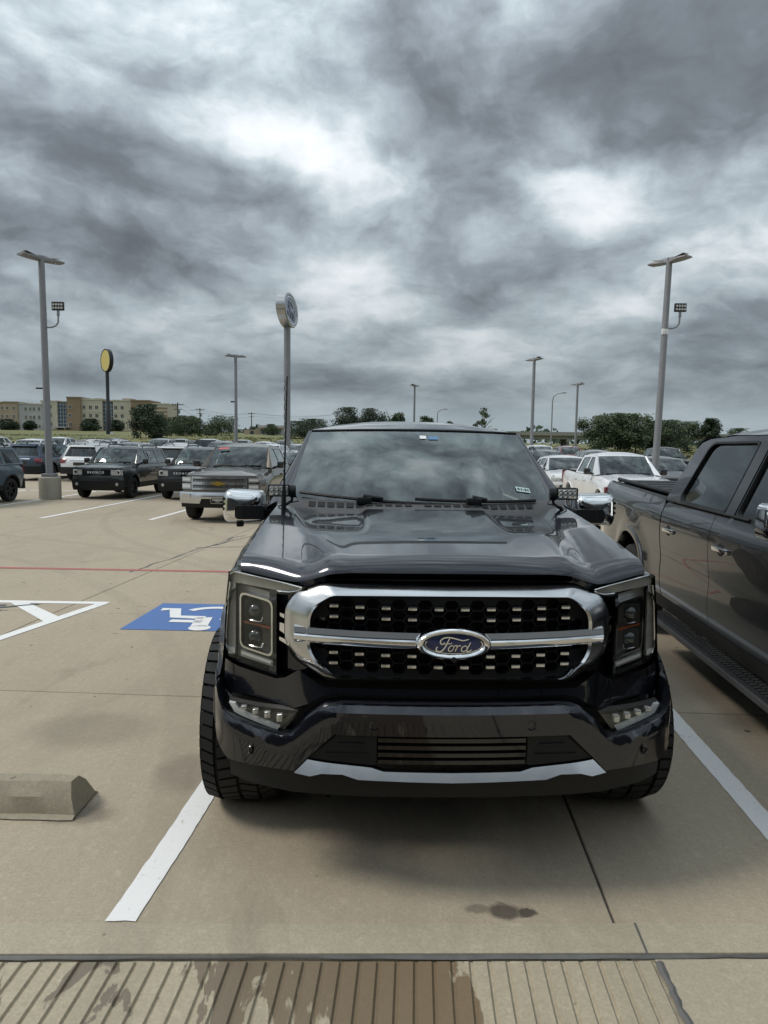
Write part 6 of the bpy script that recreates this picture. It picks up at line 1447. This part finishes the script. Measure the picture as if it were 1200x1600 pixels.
# USED bookkeeping: copies are taken from a source that already carries its colour, so sources go last
jobs = []
def J(*a): jobs.append(a)
near = 'cars parked nearest across the aisle'
J('boxy', 'shadow', -9.42, 23.15, FACE, 'dark green grey boxy SUV facing us beside the left lamp post', near)
J('boxy', 'black', -6.62, 23.2, FACE, 'black boxy SUV partly hidden behind the pewter pickup', near)
J('bowtie', 'pewter', -3.92, 16.75, FACE, 'pewter pickup with gold emblem and double chrome grille facing us', near)
J('boxy', 'bluegrey', -12.60, 18.4, FACE, 'blue grey SUV cut off by the left edge', near)
rB = 'second row, backs towards us'
J('suv', 'blue', -16.55, 37.8, AWAY, 'dark blue SUV seen from behind at the left, red tail lamp', rB)
J('suv', 'white', -13.75, 37.6, AWAY, 'white SUV seen from behind above the hood of the dark boxy SUV', rB)
J('suv', 'white', -9.55, 37.4, AWAY, 'white SUV seen from behind between the two boxy SUVs', rB)
J('suv', 'silver', -6.7, 37.2, AWAY, 'silver SUV seen from behind above the black boxy SUV', rB)
J('cross', 'silver', -4.3, 29.0, FACE, 'silver car right behind the pewter pickup, by the navy truck', rB)
rC = 'third row of parked vehicles'
for i, (kd, c, x, lab) in enumerate([('truck', 'white', -21.4, 'white pickup with dark windows behind the dark blue SUV'), ('suv', 'white', -18.4, 'white SUV facing us just right of the left lamp post'), ('suv', 'silver', -15.6, 'silver SUV facing us right of the white one by the lamp post'), ('suv', 'white', -12.8, 'white SUV facing us under the large dark tree'), ('truck', 'grey', -10.0, 'grey pickup roof above the black boxy SUV'), ('suv', 'white', -7.2, 'white SUV roof above the pewter pickup'), ('cross', 'white', -4.6, 'white car between the pewter pickup and the navy truck')]):
    J(kd, c, x, 41.5+.05*x, FACE, lab, rC)
rD = 'fourth row of parked vehicles'
cols = ['grey', 'white', 'blue', 'white', 'silver', 'black', 'white', 'white', 'silver']
kinds = ['suv', 'truck', 'suv', 'suv', 'truck', 'suv', 'truck', 'suv', 'cross']
ordn = ['first', 'second', 'third', 'fourth', 'fifth', 'sixth', 'seventh', 'eighth', 'ninth', 'tenth', 'eleventh']
for i in range(9): J(kinds[i], cols[i], -29.2+2.75*i, 55.0, FACE if i % 3 else AWAY, '%s %s in the fourth row, %s from the left' % (cols[i], 'pickup' if kinds[i] == 'truck' else 'SUV' if kinds[i] == 'suv' else 'car', ordn[i]), rD)
rE = 'farthest row of parked vehicles'
cE = ['white', 'black', 'white', 'grey', 'white', 'black', 'white', 'red', 'white', 'black']
kE = ['truck', 'suv', 'truck', 'truck', 'suv', 'truck', 'truck', 'suv', 'truck', 'truck']
for i in range(10): J(kE[i], cE[i], -36.5+2.9*i, 70.0, FACE if i % 2 else AWAY, '%s %s in the farthest row before the grass, %s from the left' % (cE[i], 'pickup' if kE[i] == 'truck' else 'SUV', ordn[i]), rE)
rR = 'cars on the right beyond the trucks'
J('mid', 'white', 6.55, 17.7, FACE+R(2), 'white midsize pickup between the navy truck and the grey pickup', rR)
J('cross', 'white', 6.95, 25.6, FACE, 'white crossover left of the white midsize pickup', rR)
J('suv', 'black', 8.1, 33.8, FACE, 'black SUV behind the white crossover', rR)
J('truck', 'white', 9.5, 42.0, FACE, 'white pickup farthest back beside the navy truck pillar', rR)
J('cross', 'grey', 10.9, 26.0, FACE, 'dark grey car right of the white midsize pickup', rR)
J('truck', 'black', 16.6, 40.0, FACE, 'black pickup above the bed of the grey truck', rR)
J('suv', 'red', 14.0, 52.0, FACE, 'red SUV far off under the row of trees', rR)
J('suv', 'grey', 11.4, 36.0, FACE, 'grey SUV behind the white midsize pickup roof', rR)
for kd in MODELS:
    mine = [j for j in jobs if j[0] == kd]
    src = MODELS[kd]; copies = [src]+[copy_tree(src) for _ in mine[1:]]
    for o, j in zip(copies, mine):
        MODELS[kd] = o; USED.discard(kd); park(*j)
# paper stickers in a few windows
def sticker(car, name, m, poly): MB().add(poly, [(0, 1, 2, 3)]).build(name, m, car, 0)
by = {j[5]: None for j in jobs}
for o in bpy.data.objects:
    if o.get('label') in by: by[o['label']] = o
o = by['pewter pickup with gold emblem and double chrome grille facing us']
sticker(o, 'price_sticker', M['redpaper'], [(-.58, 2.03, 1.725), (-.30, 2.00, 1.735), (-.30, 2.07, 1.78), (-.57, 2.10, 1.77)])
o = by['dark green grey boxy SUV facing us beside the left lamp post']
sticker(o, 'price_sticker', M['paper'], [(.833, 2.50, 1.24), (.833, 2.72, 1.24), (.745, 2.72, 1.52), (.745, 2.50, 1.52)])
sticker(o, 'inspection_sticker', M['paper'], [(-.08, 1.66, 1.555), (.06, 1.66, 1.555), (.06, 1.70, 1.59), (-.08, 1.70, 1.59)])
for k in range(4): MB().add([(.838-.022*k, 2.54, 1.27+.06*k), (.838-.022*k, 2.68, 1.27+.06*k), (.826-.022*k, 2.68, 1.305+.06*k), (.826-.022*k, 2.54, 1.305+.06*k)], [(0, 1, 2, 3)]).build('sticker_print', M['ink'], o, 0)
